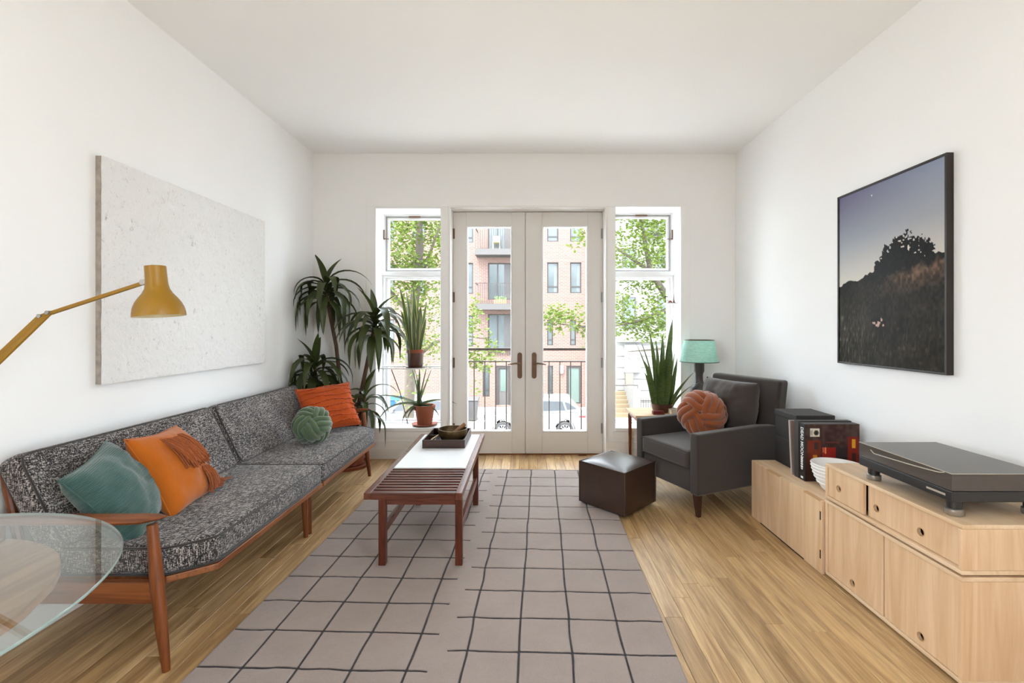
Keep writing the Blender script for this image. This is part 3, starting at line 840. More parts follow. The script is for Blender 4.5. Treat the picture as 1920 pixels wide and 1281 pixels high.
# ------------------------------------------------------------------ side table and what stands on it
ST = thing('side_table', 'small square wooden side table behind the armchair', 'table', (1.35, 4.18, 0))
B(.965, 1.735, 3.985, 4.385, .480, .500).build('top', wood('side_table_top', rgb(176, 140, 104), rgb(206, 176, 140), 0, 1, .3), ST, bevel=.003)
B(.99, 1.71, 4.01, 4.36, .44, .48).build('apron', M_TEAKX, ST, smooth=False)
for x in (1.0, 1.70):
    for y in (4.02, 4.35): MB().tube([(x, y, 0), (x, y, .45)], [.012, .018], 10).build('leg', M_TEAK, ST)
tag(B(1.135, 1.235, 4.035, 4.085, .501, .530).build('matchbox', flat('red_box', rgb(120, 44, 36), .5, rgb(80, 26, 22), 40), bevel=.002), 'small dark red box lying on the side table', 'box')
BK = thing('paperback_book', 'pale book lying on the side table beside the lamp', 'book', (1.38, 4.09, .5))
B(1.29, 1.47, 4.03, 4.16, .501, .503).build('cover', flat('book_cover', rgb(196, 150, 104), .6), BK, smooth=False)
B(1.294, 1.466, 4.033, 4.157, .503, .538).build('pages', flat('book_pages', rgb(214, 200, 176), .9), BK, smooth=False)
B(1.29, 1.47, 4.03, 4.16, .538, .541).build('cover', flat('book_cover_top', rgb(206, 192, 170), .6), BK, smooth=False)

TL = thing('table_lamp', 'dark turned table lamp with teal paper shade on the side table', 'lamp', (1.603, 4.20, .50))
M_LB = flat('grey_ceramic', rgb(78, 72, 70), .4, rgb(62, 57, 55), 10)
prof = [(0, .501), (.074, .501), (.078, .51), (.078, .70), (.074, .722), (.060, .740), (.044, .758), (.035, .79), (.034, .84), (.040, .858), (.046, .872), (.046, .985), (.0, .985)]
MB().lathe(prof, (1.603, 4.20, 0), 36).build('base', M_LB, TL, sharp=50)
m, nt, b = newmat('teal_paper')
v = coords(nt); f = tex_noise(nt, coords(nt, (6, 6, 40)), 3, 5, .7, 1.5)
col = ramp(nt, f, [(.3, rgb(166, 212, 198)), (.55, rgb(208, 240, 231)), (.75, rgb(226, 248, 242))])
nt.links.new(col, b.inputs['Base Color']); b.inputs['Roughness'].default_value = .8
tl = N(nt, 'ShaderNodeBsdfTranslucent'); nt.links.new(col, tl.inputs[0]); mx = N(nt, 'ShaderNodeMixShader'); mx.inputs[0].default_value = .5
nt.links.new(b.outputs[0], mx.inputs[1]); nt.links.new(tl.outputs[0], mx.inputs[2]); nt.links.new(mx.outputs[0], nt.nodes['Material Output'].inputs['Surface'])
sh = MB().lathe([(.170, .957), (.1285, 1.158), (.1265, 1.158), (.168, .957), (.170, .957)], (1.603, 4.20, 0), 48).build('shade', m, TL, sharp=60)
for r_, z_ in ((.171, .958), (.129, 1.157)):
    MB().tube([(1.603 + r_ * math.cos(2*PI*k/40), 4.20 + r_ * math.sin(2*PI*k/40), z_) for k in range(40)], .0035, 6, closed=True).build('rim', flat('shade_binding', rgb(70, 110, 92), .6) if z_ < 1 else flat('shade_ring', rgb(90, 80, 60), .4), sh)
MB().tube([(1.603, 4.2, .985), (1.603, 4.2, 1.04)], .016, 12).build('socket', M_BLACK, TL)
MB().lathe([(0, 1.03), (.013, 1.035), (.016, 1.05), (.030, 1.085), (.024, 1.11), (0, 1.12)], (1.603, 4.2, 0), 16).build('bulb', M_WHITEC, TL, sharp=80)

# ------------------------------------------------------------------ plywood cabinets
def cabinet_low():
    T = thing('plywood_bench', 'low plywood bench box holding records, beside the armchair', 'cabinet', (1.78, 2.71, 0))
    x0, x1, y0, y1, z1 = 1.530, 2.018, 2.350, 3.078, .378
    th = .018
    B(x0, x0 + th, y0, y1, .0, z1).build('front_panel', M_BIRCH, T, bevel=.0015, seg=1)
    B(x0 + th, x1, y0, y1, z1 - th, z1 + .0006).build('top_panel', M_BIRCHY, T, bevel=.0015, seg=1)
    B(x0 + th, x1, y0, y0 + th, .012, z1 - th).build('end_panel', M_BIRCH, T, smooth=False)
    B(x0 + th, x1, y1 - th, y1, .0, z1 - th).build('end_panel', M_BIRCH, T, smooth=False)
    B(x1 - th, x1, y0 + th, y1 - th, .012, z1 - th).build('back_panel', M_BIRCH, T, smooth=False)
    for (ya, yb) in ((2.74, 2.88), (2.36, 2.50)):      # finger-joint tabs on the top edge
        B(x0 - .0012, x0 + th + .001, ya, yb, z1 - .006, z1 + .0012).build('joint_tab', M_PLYEDGE, T, smooth=False)
    for z in (.10, .30): B(x0 - .0012, x0 + .004, y0 + .006, y0 + .014, z - .022, z + .022).build('joint_slot_shade', M_DARK, T, smooth=False)  # solid dark blocks paint the shade of joint slots
    B(x0 - .001, x0 + .02, 2.50, 2.96, .0, .006).build('toe_gap_shade', M_DARK, T, smooth=False)  # solid dark strip paints the shade of a gap at the floor
cabinet_low()

def cabinet(name, label, z0, z1, split, holes, y0=1.605, y1=2.337):
    T = thing(name, label, 'cabinet', (1.78, (y0 + y1) / 2, z0))
    x0, x1, th = 1.540, 2.018, .016
    B(x0, x1, y0, y1, z1 - th, z1).build('top_panel', M_BIRCHY, T, bevel=.0015, seg=1)
    B(x0, x1, y0, y1, z0, z0 + th).build('bottom_panel', M_BIRCHY, T, bevel=.0015, seg=1)
    for a, b in ((y0, y0 + th), (y1 - th, y1)): B(x0, x1, a, b, z0 + th, z1 - th).build('side_panel', M_BIRCH, T, bevel=.0015, seg=1)
    B(x1 - .008, x1, y0 + th, y1 - th, z0 + th, z1 - th).build('back_panel', M_BIRCH, T, smooth=False)
    # doors sit a little inside the frame
    a, b, h1, h2, sliding = split
    d1 = hole_panel(x0 + .006, b, y1 - th - .002, z0 + th + .002, z1 - th - .002, .012, h1).build('door', M_BIRCH, T, merge=False, smooth=False)
    d2 = hole_panel(x0 + (.020 if sliding else .006), y0 + th + .002, a, z0 + th + .002, z1 - th - .002, .012, h2).build('door', M_BIRCH, T, merge=False, smooth=False)
    for d, hs in ((d1, h1), (d2, h2)):
        for hy, hz in hs:
            xx = x0 + (.006 if d is d1 or not sliding else .020)
            MB().lathe([(.0150, -.0005), (.0172, -.0005), (.0172, .0015), (.0150, .0015), (.0150, -.0005)], (0, 0, 0), 24, Matrix.Translation((xx, hy, hz)) @ Matrix.Rotation(R(-90), 4, 'Y')).build('hole_edge', M_PLYEDGE, d)
    # dark sheet painting the shade inside, behind the finger holes
    B(x0 + .06, x0 + .064, y0 + th + .001, y1 - th - .001, z0 + th + .001, z1 - th - .001).build('interior_shade_sheet', M_DARK, T, smooth=False)
    return T
cabinet('plywood_cabinet', 'large plywood cabinet of two doors with finger holes, standing on the floor', .012, .394,
        (1.957, 1.966, [(2.151, .068)], [(1.779, .068)], False), None)
cabinet('plywood_cabinet', 'shallow plywood cabinet with sliding doors under the record player', .402, .580,
        (2.070, 2.080, [(2.245, .480)], [(2.022, .472), (1.795, .470)], True), None)
for y in (1.62, 2.30): pass

# ------------------------------------------------------------------ record player
TT = thing('record_player', 'black record player under a smoked dust cover on the plywood cabinet', 'record player', (1.74, 1.897, .58))
x0, x1, y0, y1 = 1.560, 1.922, 1.664, 2.13
B(x0, x1, y0, y1, .636, .676).build('plinth', M_BLACK, TT, bevel=.005, seg=3)
m, nt, b = newmat('smoked_acrylic'); out = nt.nodes['Material Output']
tr = N(nt, 'ShaderNodeBsdfTransparent'); tr.inputs[0].default_value = (.46, .43, .40, 1)
gl = N(nt, 'ShaderNodeBsdfGlossy'); gl.inputs['Roughness'].default_value = .12
df = N(nt, 'ShaderNodeBsdfDiffuse'); df.inputs[0].default_value = rgb(112, 103, 96)
lw = N(nt, 'ShaderNodeLayerWeight'); lw.inputs['Blend'].default_value = .5
mx1 = N(nt, 'ShaderNodeMixShader'); mx1.inputs[0].default_value = .45
nt.links.new(tr.outputs[0], mx1.inputs[1]); nt.links.new(df.outputs[0], mx1.inputs[2])
mx2 = N(nt, 'ShaderNodeMixShader')
nt.links.new(math2(nt, 'ADD', math2(nt, 'MULTIPLY', math2(nt, 'POWER', lw.outputs['Facing'], 5.0), .8), .04), mx2.inputs[0])
nt.links.new(mx1.outputs[0], mx2.inputs[1]); nt.links.new(gl.outputs[0], mx2.inputs[2]); nt.links.new(mx2.outputs[0], out.inputs['Surface'])
mb = MB()
t_ = .003
mb.box(x0 + .001, x1 - .001, y0 + .001, y1 - .001, .737, .740)
mb.box(x0 + .001, x0 + .001 + t_, y0 + .001, y1 - .001, .678, .737); mb.box(x1 - .004, x1 - .001, y0 + .001, y1 - .001, .678, .737)
mb.box(x0 + .004, x1 - .004, y0 + .001, y0 + .004, .678, .737); mb.box(x0 + .004, x1 - .004, y1 - .004, y1 - .001, .678, .737)
dc = mb.build('dust_cover', m, TT, merge=False, smooth=False)
M_EDGE = flat('acrylic_edge_highlight', rgb(176, 166, 152), .25, rgb(150, 140, 128), 10)
MB().tube([(x0 + .001, y0 + .001, .740), (x0 + .001, y1 - .001, .740)], .0016, 6).build('cover_edge', M_EDGE, dc)
MB().tube([(x0 + .001, y0 + .001, .740), (x1 - .001, y0 + .001, .740)], .0016, 6).build('cover_edge', M_EDGE, dc)
arc = [(x0 - .0005, y1 - .075 - k / 20 * .36, .733 - .022 * (1 - k / 20) ** .5 * (1 if k else .45) + .004 * (k / 20)) for k in range(21)]
MB().tube(arc, .0022, 6).build('front_highlight', M_EDGE, dc)  # pale tube paints the curved highlight on the cover front
MB().lathe([(0, .677), (.150, .677), (.150, .690), (.145, .694), (0, .694)], (1.74, 1.93, 0), 48).build('platter', M_BLACK, TT)
MB().lathe([(0, .694), (.148, .694), (.148, .697), (.05, .697), (0, .697)], (1.74, 1.93, 0), 48).build('slip_mat', M_BLKFAB, TT)
MB().tube([(1.88, 1.70, .70), (1.88, 1.70, .715), (1.83, 1.76, .712), (1.80, 1.80, .705)], [.012, .006, .005, .006], 8).build('tonearm', M_STEEL, TT)
B(x0 - .0006, x0 + .001, 1.69, 1.77, .652, .660).build('badge_slot', M_EDGE, TT, smooth=False)
for (x, y) in ((1.597, 1.695), (1.597, 2.085), (1.885, 1.695), (1.885, 2.085)):
    ft = MB().lathe([(.0, .600), (.022, .600), (.024, .640), (0, .640)], (x, y, 0), 24).build('foot', M_BLACK, TT)
    MB().lathe([(.0, .5805), (.026, .5805), (.028, .584), (.028, .603), (.024, .606), (0, .606)], (x, y, 0), 24).build('foot_ring', M_STEEL, ft)

# ------------------------------------------------------------------ boxes, records and bowl on the bench
def storage_box(z0, z1, label):
    T = thing('storage_box', label, 'box', (1.80, 2.95, z0), group='black storage boxes on the bench')
    x0, x1, y0, y1 = 1.680, 1.925, 2.825, 3.070
    B(x0 + .003, x1 - .003, y0 + .003, y1 - .003, z0, z1 - .012).build('body', M_BLKFAB, T, bevel=.003)
    B(x0, x1, y0, y1, z1 - .040, z1).build('lid', M_BLKFAB, T, bevel=.005, seg=3)
storage_box(.3795, .5525, 'black storage box resting on the plywood bench, under another black box')
storage_box(.5535, .728, 'black storage box stacked on top of the other black box')

def sleeve(name, label, ya, yb, h, tilt, spine, cover, x0=1.628, x1=1.945):
    T = thing(name, label, 'record', ((x0 + x1) / 2, (ya + yb) / 2, .379), group='records standing on the bench')
    Mx = Matrix.Translation((0, ya, .3795)) @ Matrix.Rotation(R(tilt), 4, 'X')
    MB().box(x0, x1, 0, yb - ya, 0, h, M=Mx).build('sleeve', cover, T, bevel=.001, seg=1)
    MB().box(x0 - .001, x0 + .001, .0005, yb - ya - .0005, .001, h - .001, M=Mx).build('spine', spine, T, smooth=False)
    return T
sleeve('record_sleeve', 'pale pinkish record sleeve leaning against the black boxes', 2.782, 2.790, .325, -4.5, flat('pale_card', rgb(200, 186, 176), .7), flat('card_b', rgb(180, 164, 154), .7))
sleeve('record_sleeve', 'grey spined record sleeve between the pale sleeve and the black box set', 2.768, 2.775, .325, -4.5, flat('grey_card', rgb(128, 112, 106), .7), flat('card_c', rgb(120, 104, 98), .7))
sleeve('record_box', 'plain dark grey record box behind the lettered box set', 2.712, 2.752, .338, 0, flat('charcoal_card', rgb(58, 54, 54), .6), flat('charcoal_card_b', rgb(44, 40, 40), .6))
DM = sleeve('record_box_set', 'black record box set with white spine lettering and red street cover', 2.648, 2.704, .333, 0, flat('black_card', rgb(24, 22, 22), .5), flat('black_card_b', rgb(40, 34, 32), .5))
def cover_fn(S, T):
    base = np.stack([70 - 26 * T, 52 - 22 * T, 48 - 18 * T], -1)
    n = vnoise(S, T, 18, 18, 5)[..., None] * 24 - 12
    c = base + n
    def rect(s0, s1, t0, t1, col, k=1.0):
        nonlocal c
        m_ = ((S > s0) & (S < s1) & (T > t0) & (T < t1))[..., None]
        c = np.where(m_, c * (1 - k) + np.array(col) * k, c)
    rect(.04, .28, .28, .70, (116, 44, 26), .8); rect(.16, .24, .32, .44, (54, 44, 46), .9)
    rect(.02, .10, .50, .98, (70, 34, 26), .6)
    rect(.14, .22, .54, .72, (186, 128, 40), .9)
    rect(.30, .56, .40, .66, (150, 34, 28), .85); rect(.36, .38, .40, .52, (226, 150, 90), .9); rect(.32, .345, .40, .5, (190, 90, 60), .9)
    rect(.38, .62, .30, .33, (120, 50, 50), .7)
    rect(.56, .76, .40, .70, (44, 38, 42), .8)
    rect(.78, .98, .22, .86, (130, 36, 26), .8); rect(.86, .93, .26, .42, (208, 150, 40), .95); rect(.86, .94, .50, .70, (52, 36, 34), .8)
    rect(.0, 1, .72, 1, (52, 34, 28), .55)
    rect(.07, .27, .07, .22, (24, 20, 20), 1); rect(.078, .262, .077, .213, (206, 198, 184), 1)
    rr = ((S - .20) ** 2 + (T - .15) ** 2) ** .5
    c = np.where((rr < .045)[..., None], np.array((60, 54, 50)) + 0 * c, c); c = np.where((rr < .018)[..., None], np.array((20, 18, 18)) + 0 * c, c)
    rect(.09, .105, .10, .19, (70, 64, 60), 1); rect(.115, .125, .09, .20, (110, 104, 98), 1)
    return c
print_grid('cover_print', cover_fn, (1.630, 2.6472, .7115), (.313, 0, 0), (0, 0, -.331), 90, 90, attr_print('record_cover', rough=.35, spec=.15), DM)
def text_obj(name, body, size, M, mat, parent, sx=1.0, bold=0.0):
    cu = bpy.data.curves.new(name, 'FONT'); cu.body = body; cu.size = size; cu.extrude = .0002; cu.offset = bold
    cu.align_x = 'LEFT'; cu.align_y = 'CENTER'; cu.resolution_u = 3
    tmp = bpy.data.objects.new(name, cu); COL.objects.link(tmp)
    me = bpy.data.meshes.new_from_object(tmp); bpy.data.objects.remove(tmp)
    o = bpy.data.objects.new(name, me); COL.objects.link(o); me.materials.clear(); me.materials.append(mat)
    o.parent = parent; Mx = M @ Matrix.Diagonal((sx, 1, 1, 1))
    Mx = Matrix.Translation(-world_origin(parent)) @ Mx
    o.matrix_basis = Mx
    return o
M_WTXT = flat('white_print', (.8, .8, .78, 1), .6)
Ms = Matrix((Vector((0, 0, -1)), Vector((0, -1, 0)), Vector((-1, 0, 0)))).transposed().to_4x4()
Ms.translation = Vector((1.6266, 2.677, .690))
text_obj('spine_lettering', 'DEAD MOON', .036, Ms, M_WTXT, DM, .80, .0009)
Ms2 = Ms.copy(); Ms2.translation = Vector((1.6266, 2.672, .524))
for k, (zz, hh, yy, ww) in enumerate(((.512, .010, 2.667, .020), (.500, .009, 2.667, .020), (.489, .009, 2.669, .018), (.477, .009, 2.667, .020), (.464, .012, 2.667, .020), (.449, .008, 2.669, .016), (.402, .012, 2.665, .022))):
    B(1.6263, 1.6268, yy, yy + ww, zz - hh, zz).build('spine_mark', M_WTXT, DM, smooth=False)

WB = thing('ribbed_bowl', 'white ribbed bowl between the records and the tall cabinet', 'bowl', (1.70, 2.478, .379))
prof = [(0, .3795), (.055, .3795), (.075, .395), (.100, .44), (.118, .49), (.124, .528), (.119, .530), (.112, .49), (.094, .445), (.07, .41), (0, .40)]
MB().lathe(prof, (1.70, 2.478, 0), 40).build('shell', M_WHITEC, WB, sharp=60)
for z, r_ in ((.43, .0955), (.455, .1075), (.475, .114), (.495, .1195), (.513, .1225), (.529, .1235)):
    MB().tube([(1.70 + r_ * math.cos(2*PI*k/40), 2.478 + r_ * math.sin(2*PI*k/40), z) for k in range(40)], .004, 6, closed=True).build('rib', M_WHITEC, WB)

# ------------------------------------------------------------------ pictures
CV = thing('abstract_canvas', 'large unframed canvas of thick white paint above the sofa', 'painting', (XL, 2.858, 1.0))
m, nt, b = newmat('impasto_white')
v = coords(nt)
n1 = tex_noise(nt, v, 11, 6, .72, 1.8); n2 = tex_noise(nt, coords(nt, (1, 1.7, .8), rot=(R(35), 0, 0)), 42, 6, .72, 1.4); n3 = tex_noise(nt, v, 3, 3, .5)
hgt = math2(nt, 'ADD', math2(nt, 'MULTIPLY', n1, .6), math2(nt, 'MULTIPLY', n2, .6))
fl = ramp(nt, math2(nt, 'ADD', math2(nt, 'MULTIPLY', n2, .62), math2(nt, 'MULTIPLY', n1, .38)), [(.32, (1, 1, 1, 1)), (.435, (0, 0, 0, 1))])  # grey in the hollows paints the shade of the relief
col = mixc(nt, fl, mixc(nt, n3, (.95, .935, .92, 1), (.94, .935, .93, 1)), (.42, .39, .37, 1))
nt.links.new(col, b.inputs['Base Color']); b.inputs['Roughness'].default_value = .5
bump(nt, b, hgt, .75, .022)
nz = random.Random(3)
def cvf(a, b_):
    y, z = 2.174 + 1.368 * a, 1.002 + 1.098 * b_
    e = min(a, 1 - a, b_, 1 - b_)
    d = .003 * mnoise.noise(Vector((y * 14, z * 14, 0))) + .0045 * abs(mnoise.noise(Vector((y * 30, z * 22, 4))))
    return Vector((XL + .030 + (d if e > .004 else 0), y + (0 if 0 < a < 1 else .003 * mnoise.noise(Vector((z * 12, a, 7)))), z + (0 if 0 < b_ < 1 else .003 * mnoise.noise(Vector((y * 12, b_, 9))))))
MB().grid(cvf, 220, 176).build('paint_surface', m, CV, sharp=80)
B(XL + .001, XL + .0258, 2.176, 3.540, 1.004, 2.098).build('stretcher', flat('canvas_edge', rgb(196, 188, 178), .8, rgb(120, 110, 100), 30, bmp=.4, bscale=40), CV, smooth=False)

PH = thing('framed_photograph', 'black framed dusk photograph of a bush on a dark hillside', 'picture', (XR, 2.545, 1.05))
px0, px1 = XR - .036, XR - .001
ya, yb, za, zb = 2.165, 2.925, 1.048, 2.110; fw = .012
for a in ((ya, ya + fw, za, zb), (yb - fw, yb, za, zb), (ya + fw, yb - fw, za, za + fw), (ya + fw, yb - fw, zb - fw, zb)):
    B(px0, px1, a[0], a[1], a[2], a[3]).build('frame_bar', flat('black_wood', rgb(34, 26, 22), .45), PH, bevel=.0012, seg=1)
B(px1 - .006, px1, ya + .01, yb - .01, za + .01, zb - .01).build('backing', M_BLACK, PH, smooth=False)
def photo_fn(S, T):
    S_, T_ = S, T
    hz = .535 - .10 * S_ + .012 * (vnoise(S_, T_ * 0, 40, 2, 1) - .5) + .014 * (vnoise(S_, T_ * 0, 9, 2, 6) - .5) * 2
    bu = np.clip(1 - ((S_ - .66) / .27) ** 2, 0, 1)
    bush = hz - .15 * bu ** .8 + .05 * (vnoise(S_, T_, 22, 30, 2) - .5) + .045 * (vnoise(S_, T_, 80, 110, 12) - .5)
    bush = np.where(bu > 0, bush, hz)
    hz = np.minimum(hz, bush)
    t = np.clip(T_ / .5, 0, 1)
    top = np.stack([112 + 34 * S_, 108 + 48 * S_, 136 + 40 * S_], -1)
    mid = np.stack([150 + 16 * S_, 156 + 12 * S_, 168 + 6 * S_], -1)
    low = np.stack([206 + 12 * S_, 204 + 4 * S_, 196 - 4 * S_], -1)
    t3 = t[..., None]
    sky = np.where(t3 < .5, top * (1 - t3 * 2) + mid * t3 * 2, mid * (2 - t3 * 2) + low * (t3 * 2 - 1))
    d = np.clip((T_ - hz) / .5, 0, 1)[..., None]
    g = vnoise(S_, T_, 60, 60, 3)[..., None]; g2 = vnoise(S_, T_, 12, 10, 4)[..., None]; g3 = vnoise((S_ + T_ * .15) / 1.15, T_, 120, 30, 8)[..., None]
    land = np.array((38, 33, 24)) + (g - .5) * 22 + (g2 - .5) * 18
    warm = np.clip(1 - np.abs((T_ - (.50 + .10 * (1 - S_))) / .10), 0, 1)[..., None] * np.clip((S_ - .35) / .4, 0, 1)[..., None]
    land = land + warm * (np.array((62, 44, 36)) * (.35 + g))
    left = np.clip(1 - S_ / .45, 0, 1)[..., None] * np.clip((T_ - .6) / .15, 0, 1)[..., None]
    land = land + left * g3 ** 2 * np.array((58, 62, 62))
    land = land + np.clip((g3 - .72), 0, 1) * 110 * np.clip((T_ - .62) / .2, 0, 1)[..., None] * np.array((1, .95, .85))
    inb = np.clip(((.535 - .10 * S_) + .045 + .05 * (vnoise(S_, T_, 16, 20, 21) - .5) + .03 * (vnoise(S_, T_, 70, 70, 22) - .5) - T_) / .03, 0, 1)[..., None]
    land = land * (1 - inb) + (np.array((24, 21, 16)) + (g - .5) * 14) * inb
    c = np.where((T_ < hz)[..., None], sky, land)
    hole = (T_ < hz + .09) & (T_ > hz) & (vnoise(S_, T_, 70, 90, 15) > .80) & (S_ > .6) & (S_ < .85)
    c = np.where(hole[..., None], low, c)
    mo = ((S_ - .37) ** 2 + ((T_ - .055) * 1.4) ** 2) ** .5 < .006
    c = np.where(mo[..., None], np.array((240, 240, 235)) + 0 * c, c)
    fl = ((S_ - .45) / .06) ** 2 + ((T_ - .765) / .02) ** 2 < .7 + (g[..., 0] - .5) * 2
    c = np.where((fl & (g[..., 0] > .55))[..., None], np.array((196, 160, 144)) + 0 * c, c)
    return c * .95
print_grid('print', photo_fn, (px0 + .006, yb - .012, zb - .012), (0, -(yb - ya - .024), 0), (0, 0, -(zb - za - .024)), 240, 330, attr_print('photo_print', rough=.35, spec=.06), PH)

# ------------------------------------------------------------------ mustard lamp
LP = thing('reading_lamp', 'mustard yellow jointed floor lamp with bell shade beside the sofa', 'lamp', (-1.85, 1.35, 0))
Ml = Matrix.Translation((-1.286, 1.60, 1.3165)) @ Matrix.Rotation(R(-5), 4, 'Y')
prof = [(.0770, 0), (.0765, .012), (.073, .030), (.066, .048), (.056, .064), (.044, .080), (.036, .096), (.0325, .115), (.0315, .140), (.0310, .176), (.0, .176)]
inner = [(.0, .172), (.0285, .172), (.029, .115), (.034, .094), (.042, .078), (.054, .062), (.064, .046), (.0715, .028), (.075, .010), (.0755, 0), (.0770, 0)]
shd = MB().lathe(prof, (0, 0, 0), 48, Ml, cap=False).build('shade', M_YEL, LP, sharp=60)
MB().lathe(inner, (0, 0, 0), 48, Ml, cap=False).build('shade_lining', flat('cream_enamel', (.75, .68, .45, 1), .4), shd, sharp=60)
MB().lathe([(0, .02), (.02, .03), (.026, .05), (.016, .085), (0, .1)], (0, 0, 0), 20, Ml).build('bulb', M_WHITEC, shd, sharp=80)
def bar(mb, a, b, w, h):
    a, b = Vector(a), Vector(b); d = (b - a).normalized(); s = Vector((0, 1, 0)); s = (s - d * s.dot(d)).normalized(); u = d.cross(s)
    lo = [a - s*w - u*h, a + s*w - u*h, a + s*w + u*h, a - s*w + u*h]; hi = [p + (b - a) for p in lo]
    return mb.hexa(lo, hi)
neck, elb, elb2, low = (-1.338, 1.60, 1.4347), (-1.672, 1.60, 1.3290), (-1.700, 1.60, 1.317), (-1.85, 1.35, .915)
bar(MB(), neck, elb2, .005, .0065).build('upper_arm', M_YEL, LP, bevel=.002)
off = Vector((0, 0, -.002))
bar(MB(), elb2, low, .006, .010).build('lower_arm', M_YEL, LP, bevel=.002)
bar(MB(), Vector(elb), Vector(low) + Vector((.03, 0, .012)), .005, .008).build('lower_arm', M_YEL, LP, bevel=.002)
for p, r_ in ((neck, .010), (elb, .007), (elb2, .007)):
    MB().tube([Vector(p) + Vector((0, -.012, 0)), Vector(p) + Vector((0, .012, 0))], r_, 14).build('joint', M_STEEL, LP)
MB().tube([(-1.85, 1.35, .02), (-1.85, 1.35, .93)], .010, 14).build('pole', M_YEL, LP)
MB().lathe([(0, 0), (.125, 0), (.128, .008), (.12, .018), (.02, .026), (0, .026)], (-1.85, 1.35, 0), 40).build('base', M_YEL, LP, sharp=40)

# ------------------------------------------------------------------ round glass table
GT = thing('glass_table', 'round table with clear glass top over a slatted wooden disc', 'table', (-1.40, .77, 0))
C2 = (-1.40, .77)
M_TG = glass('table_glass', (.90, .93, .91, 1), 1.5)
M_TE = flat('glass_rim', rgb(150, 164, 160), .1, rgb(128, 148, 144), 10)
gt = MB().lathe([(0, .737), (.538, .737), (.538, .7449), (0, .7449)], (*C2, 0), 96).build('glass_top', M_TG, GT, sharp=30)
MB().lathe([(.538, .7372), (.5398, .7390), (.5398, .7430), (.538, .7447), (.538, .7372)], (*C2, 0), 96).build('polished_edge', M_TE, gt, sharp=60)
M_PINK = wood('pale_rosewood', rgb(146, 106, 84), rgb(182, 142, 116), 1, 1.2, .35)
ang = R(25); ex = Vector((math.cos(ang), math.sin(ang))); ey = Vector((-math.sin(ang), math.cos(ang))); RD = .43
edges = [-.43, -.28, -.115, .055, .21, .43]
for a, b_ in zip(edges[:-1], edges[1:]):
    a2, b2 = a + .0035, b_ - .0035
    pts = []
    for k in range(15):
        u = a2 + (b2 - a2) * k / 14; pts.append((u, -math.sqrt(max(0, RD**2 - u*u))))
    for k in range(15):
        u = b2 - (b2 - a2) * k / 14; pts.append((u, math.sqrt(max(0, RD**2 - u*u))))
    w_ = [(C2[0] + ex.x * u + ey.x * v_, C2[1] + ex.y * u + ey.y * v_) for u, v_ in pts]
    MB().prism(w_, .700, .722, 2).build('top_board', M_PINK, GT, bevel=.0015, seg=1)
for k in range(4):
    a_ = R(20 + 90 * k); c_, s_ = math.cos(a_), math.sin(a_)
    MB().tube([(C2[0] + .34 * c_, C2[1] + .34 * s_, 0), (C2[0] + .28 * c_, C2[1] + .28 * s_, .40), (C2[0] + .24 * c_, C2[1] + .24 * s_, .70)], [.014, .020, .022], 12).build('leg', M_TEAK, GT)
for k in range(2):
    a_ = R(20 + 90 * k); c_, s_ = math.cos(a_), math.sin(a_)
    bar(MB(), (C2[0] - .36 * c_, C2[1] - .36 * s_, .675), (C2[0] + .36 * c_, C2[1] + .36 * s_, .675), .016, .022).build('cross_bearer', M_TEAKX, GT, bevel=.003)
for k in range(6):
    a_ = R(60 * k + 50); MB().lathe([(0, .722), (.009, .722), (.009, .737), (0, .737)], (C2[0] + .30 * math.cos(a_), C2[1] + .30 * math.sin(a_), 0), 12).build('glass_pad', M_STEEL, GT)

# ------------------------------------------------------------------ plants
def leaf_mesh(name, path, width, side, fold=.25, across=2, profile=None, lim=None):
    """strap leaf along path; side(i) gives the sideways direction"""
    n = len(path); vs = []; ed = []
    for i, p in enumerate(path):
        s = i / (n - 1)
        w = width * (profile(s) if profile else max(.04, math.sin(PI * (s ** .62) * .97 + .08) ** .8))
        t = (path[min(i + 1, n - 1)] - path[max(i - 1, 0)]).normalized()
        sd = side(i) if callable(side) else side
        sd = (sd - t * sd.dot(t)).normalized(); up = sd.cross(t).normalized()
        if up.z < 0 and not callable(side): up = -up
        for k in range(across + 1):
            u = -1 + 2 * k / across
            q = p + sd * u * w / 2 + up * abs(u) * w * fold * .5
            if lim: q = Vector((max(q.x, lim[0]), min(q.y, lim[1]), q.z))
            vs.append(q); ed.append(abs(u))
    m = across + 1
    fs = [(i*m+k, i*m+k+1, (i+1)*m+k+1, (i+1)*m+k) for i in range(n-1) for k in range(across)]
    me = bpy.data.meshes.new(name); me.from_pydata([tuple(v) for v in vs], [], fs)
    a = me.attributes.new('edge', 'FLOAT', 'POINT'); a.data.foreach_set('value', ed)
    me.polygons.foreach_set('use_smooth', [True] * len(me.polygons))
    return me
def strap_path(p0, az, elev, L, droop, n=9, power=1.3):
    p = Vector(p0); pts = [p.copy()]; h = Vector((math.cos(az), math.sin(az), 0))
    for i in range(1, n):
        s = (i - .5) / (n - 1); e = elev - droop * s ** power
        e = max(e, R(-88))
        p = p + (h * math.cos(e) + Vector((0, 0, 1)) * math.sin(e)) * (L / (n - 1)); pts.append(p.copy())
    return pts
M_DRAC = leafmat('dracaena_leaf', rgb(42, 48, 22), rgb(68, 80, 32), .22, .42)
M_SNAKE = leafmat('snake_leaf', rgb(40, 58, 28), rgb(112, 128, 72), .18, .35, None, (2, 2, 9))
M_SNAKEV = leafmat('variegated_snake_leaf', rgb(50, 66, 34), rgb(84, 98, 52), .2, .35, rgb(172, 170, 96))
M_ALOE = leafmat('aloe_leaf', rgb(70, 82, 54), rgb(104, 112, 78), .15, .45)
M_BARK = flat('cane_bark', rgb(92, 66, 46), .85, rgb(58, 40, 28), 25, bmp=.5, bscale=60, bdist=.004)
LIM = (XL + .012, YB - .022)

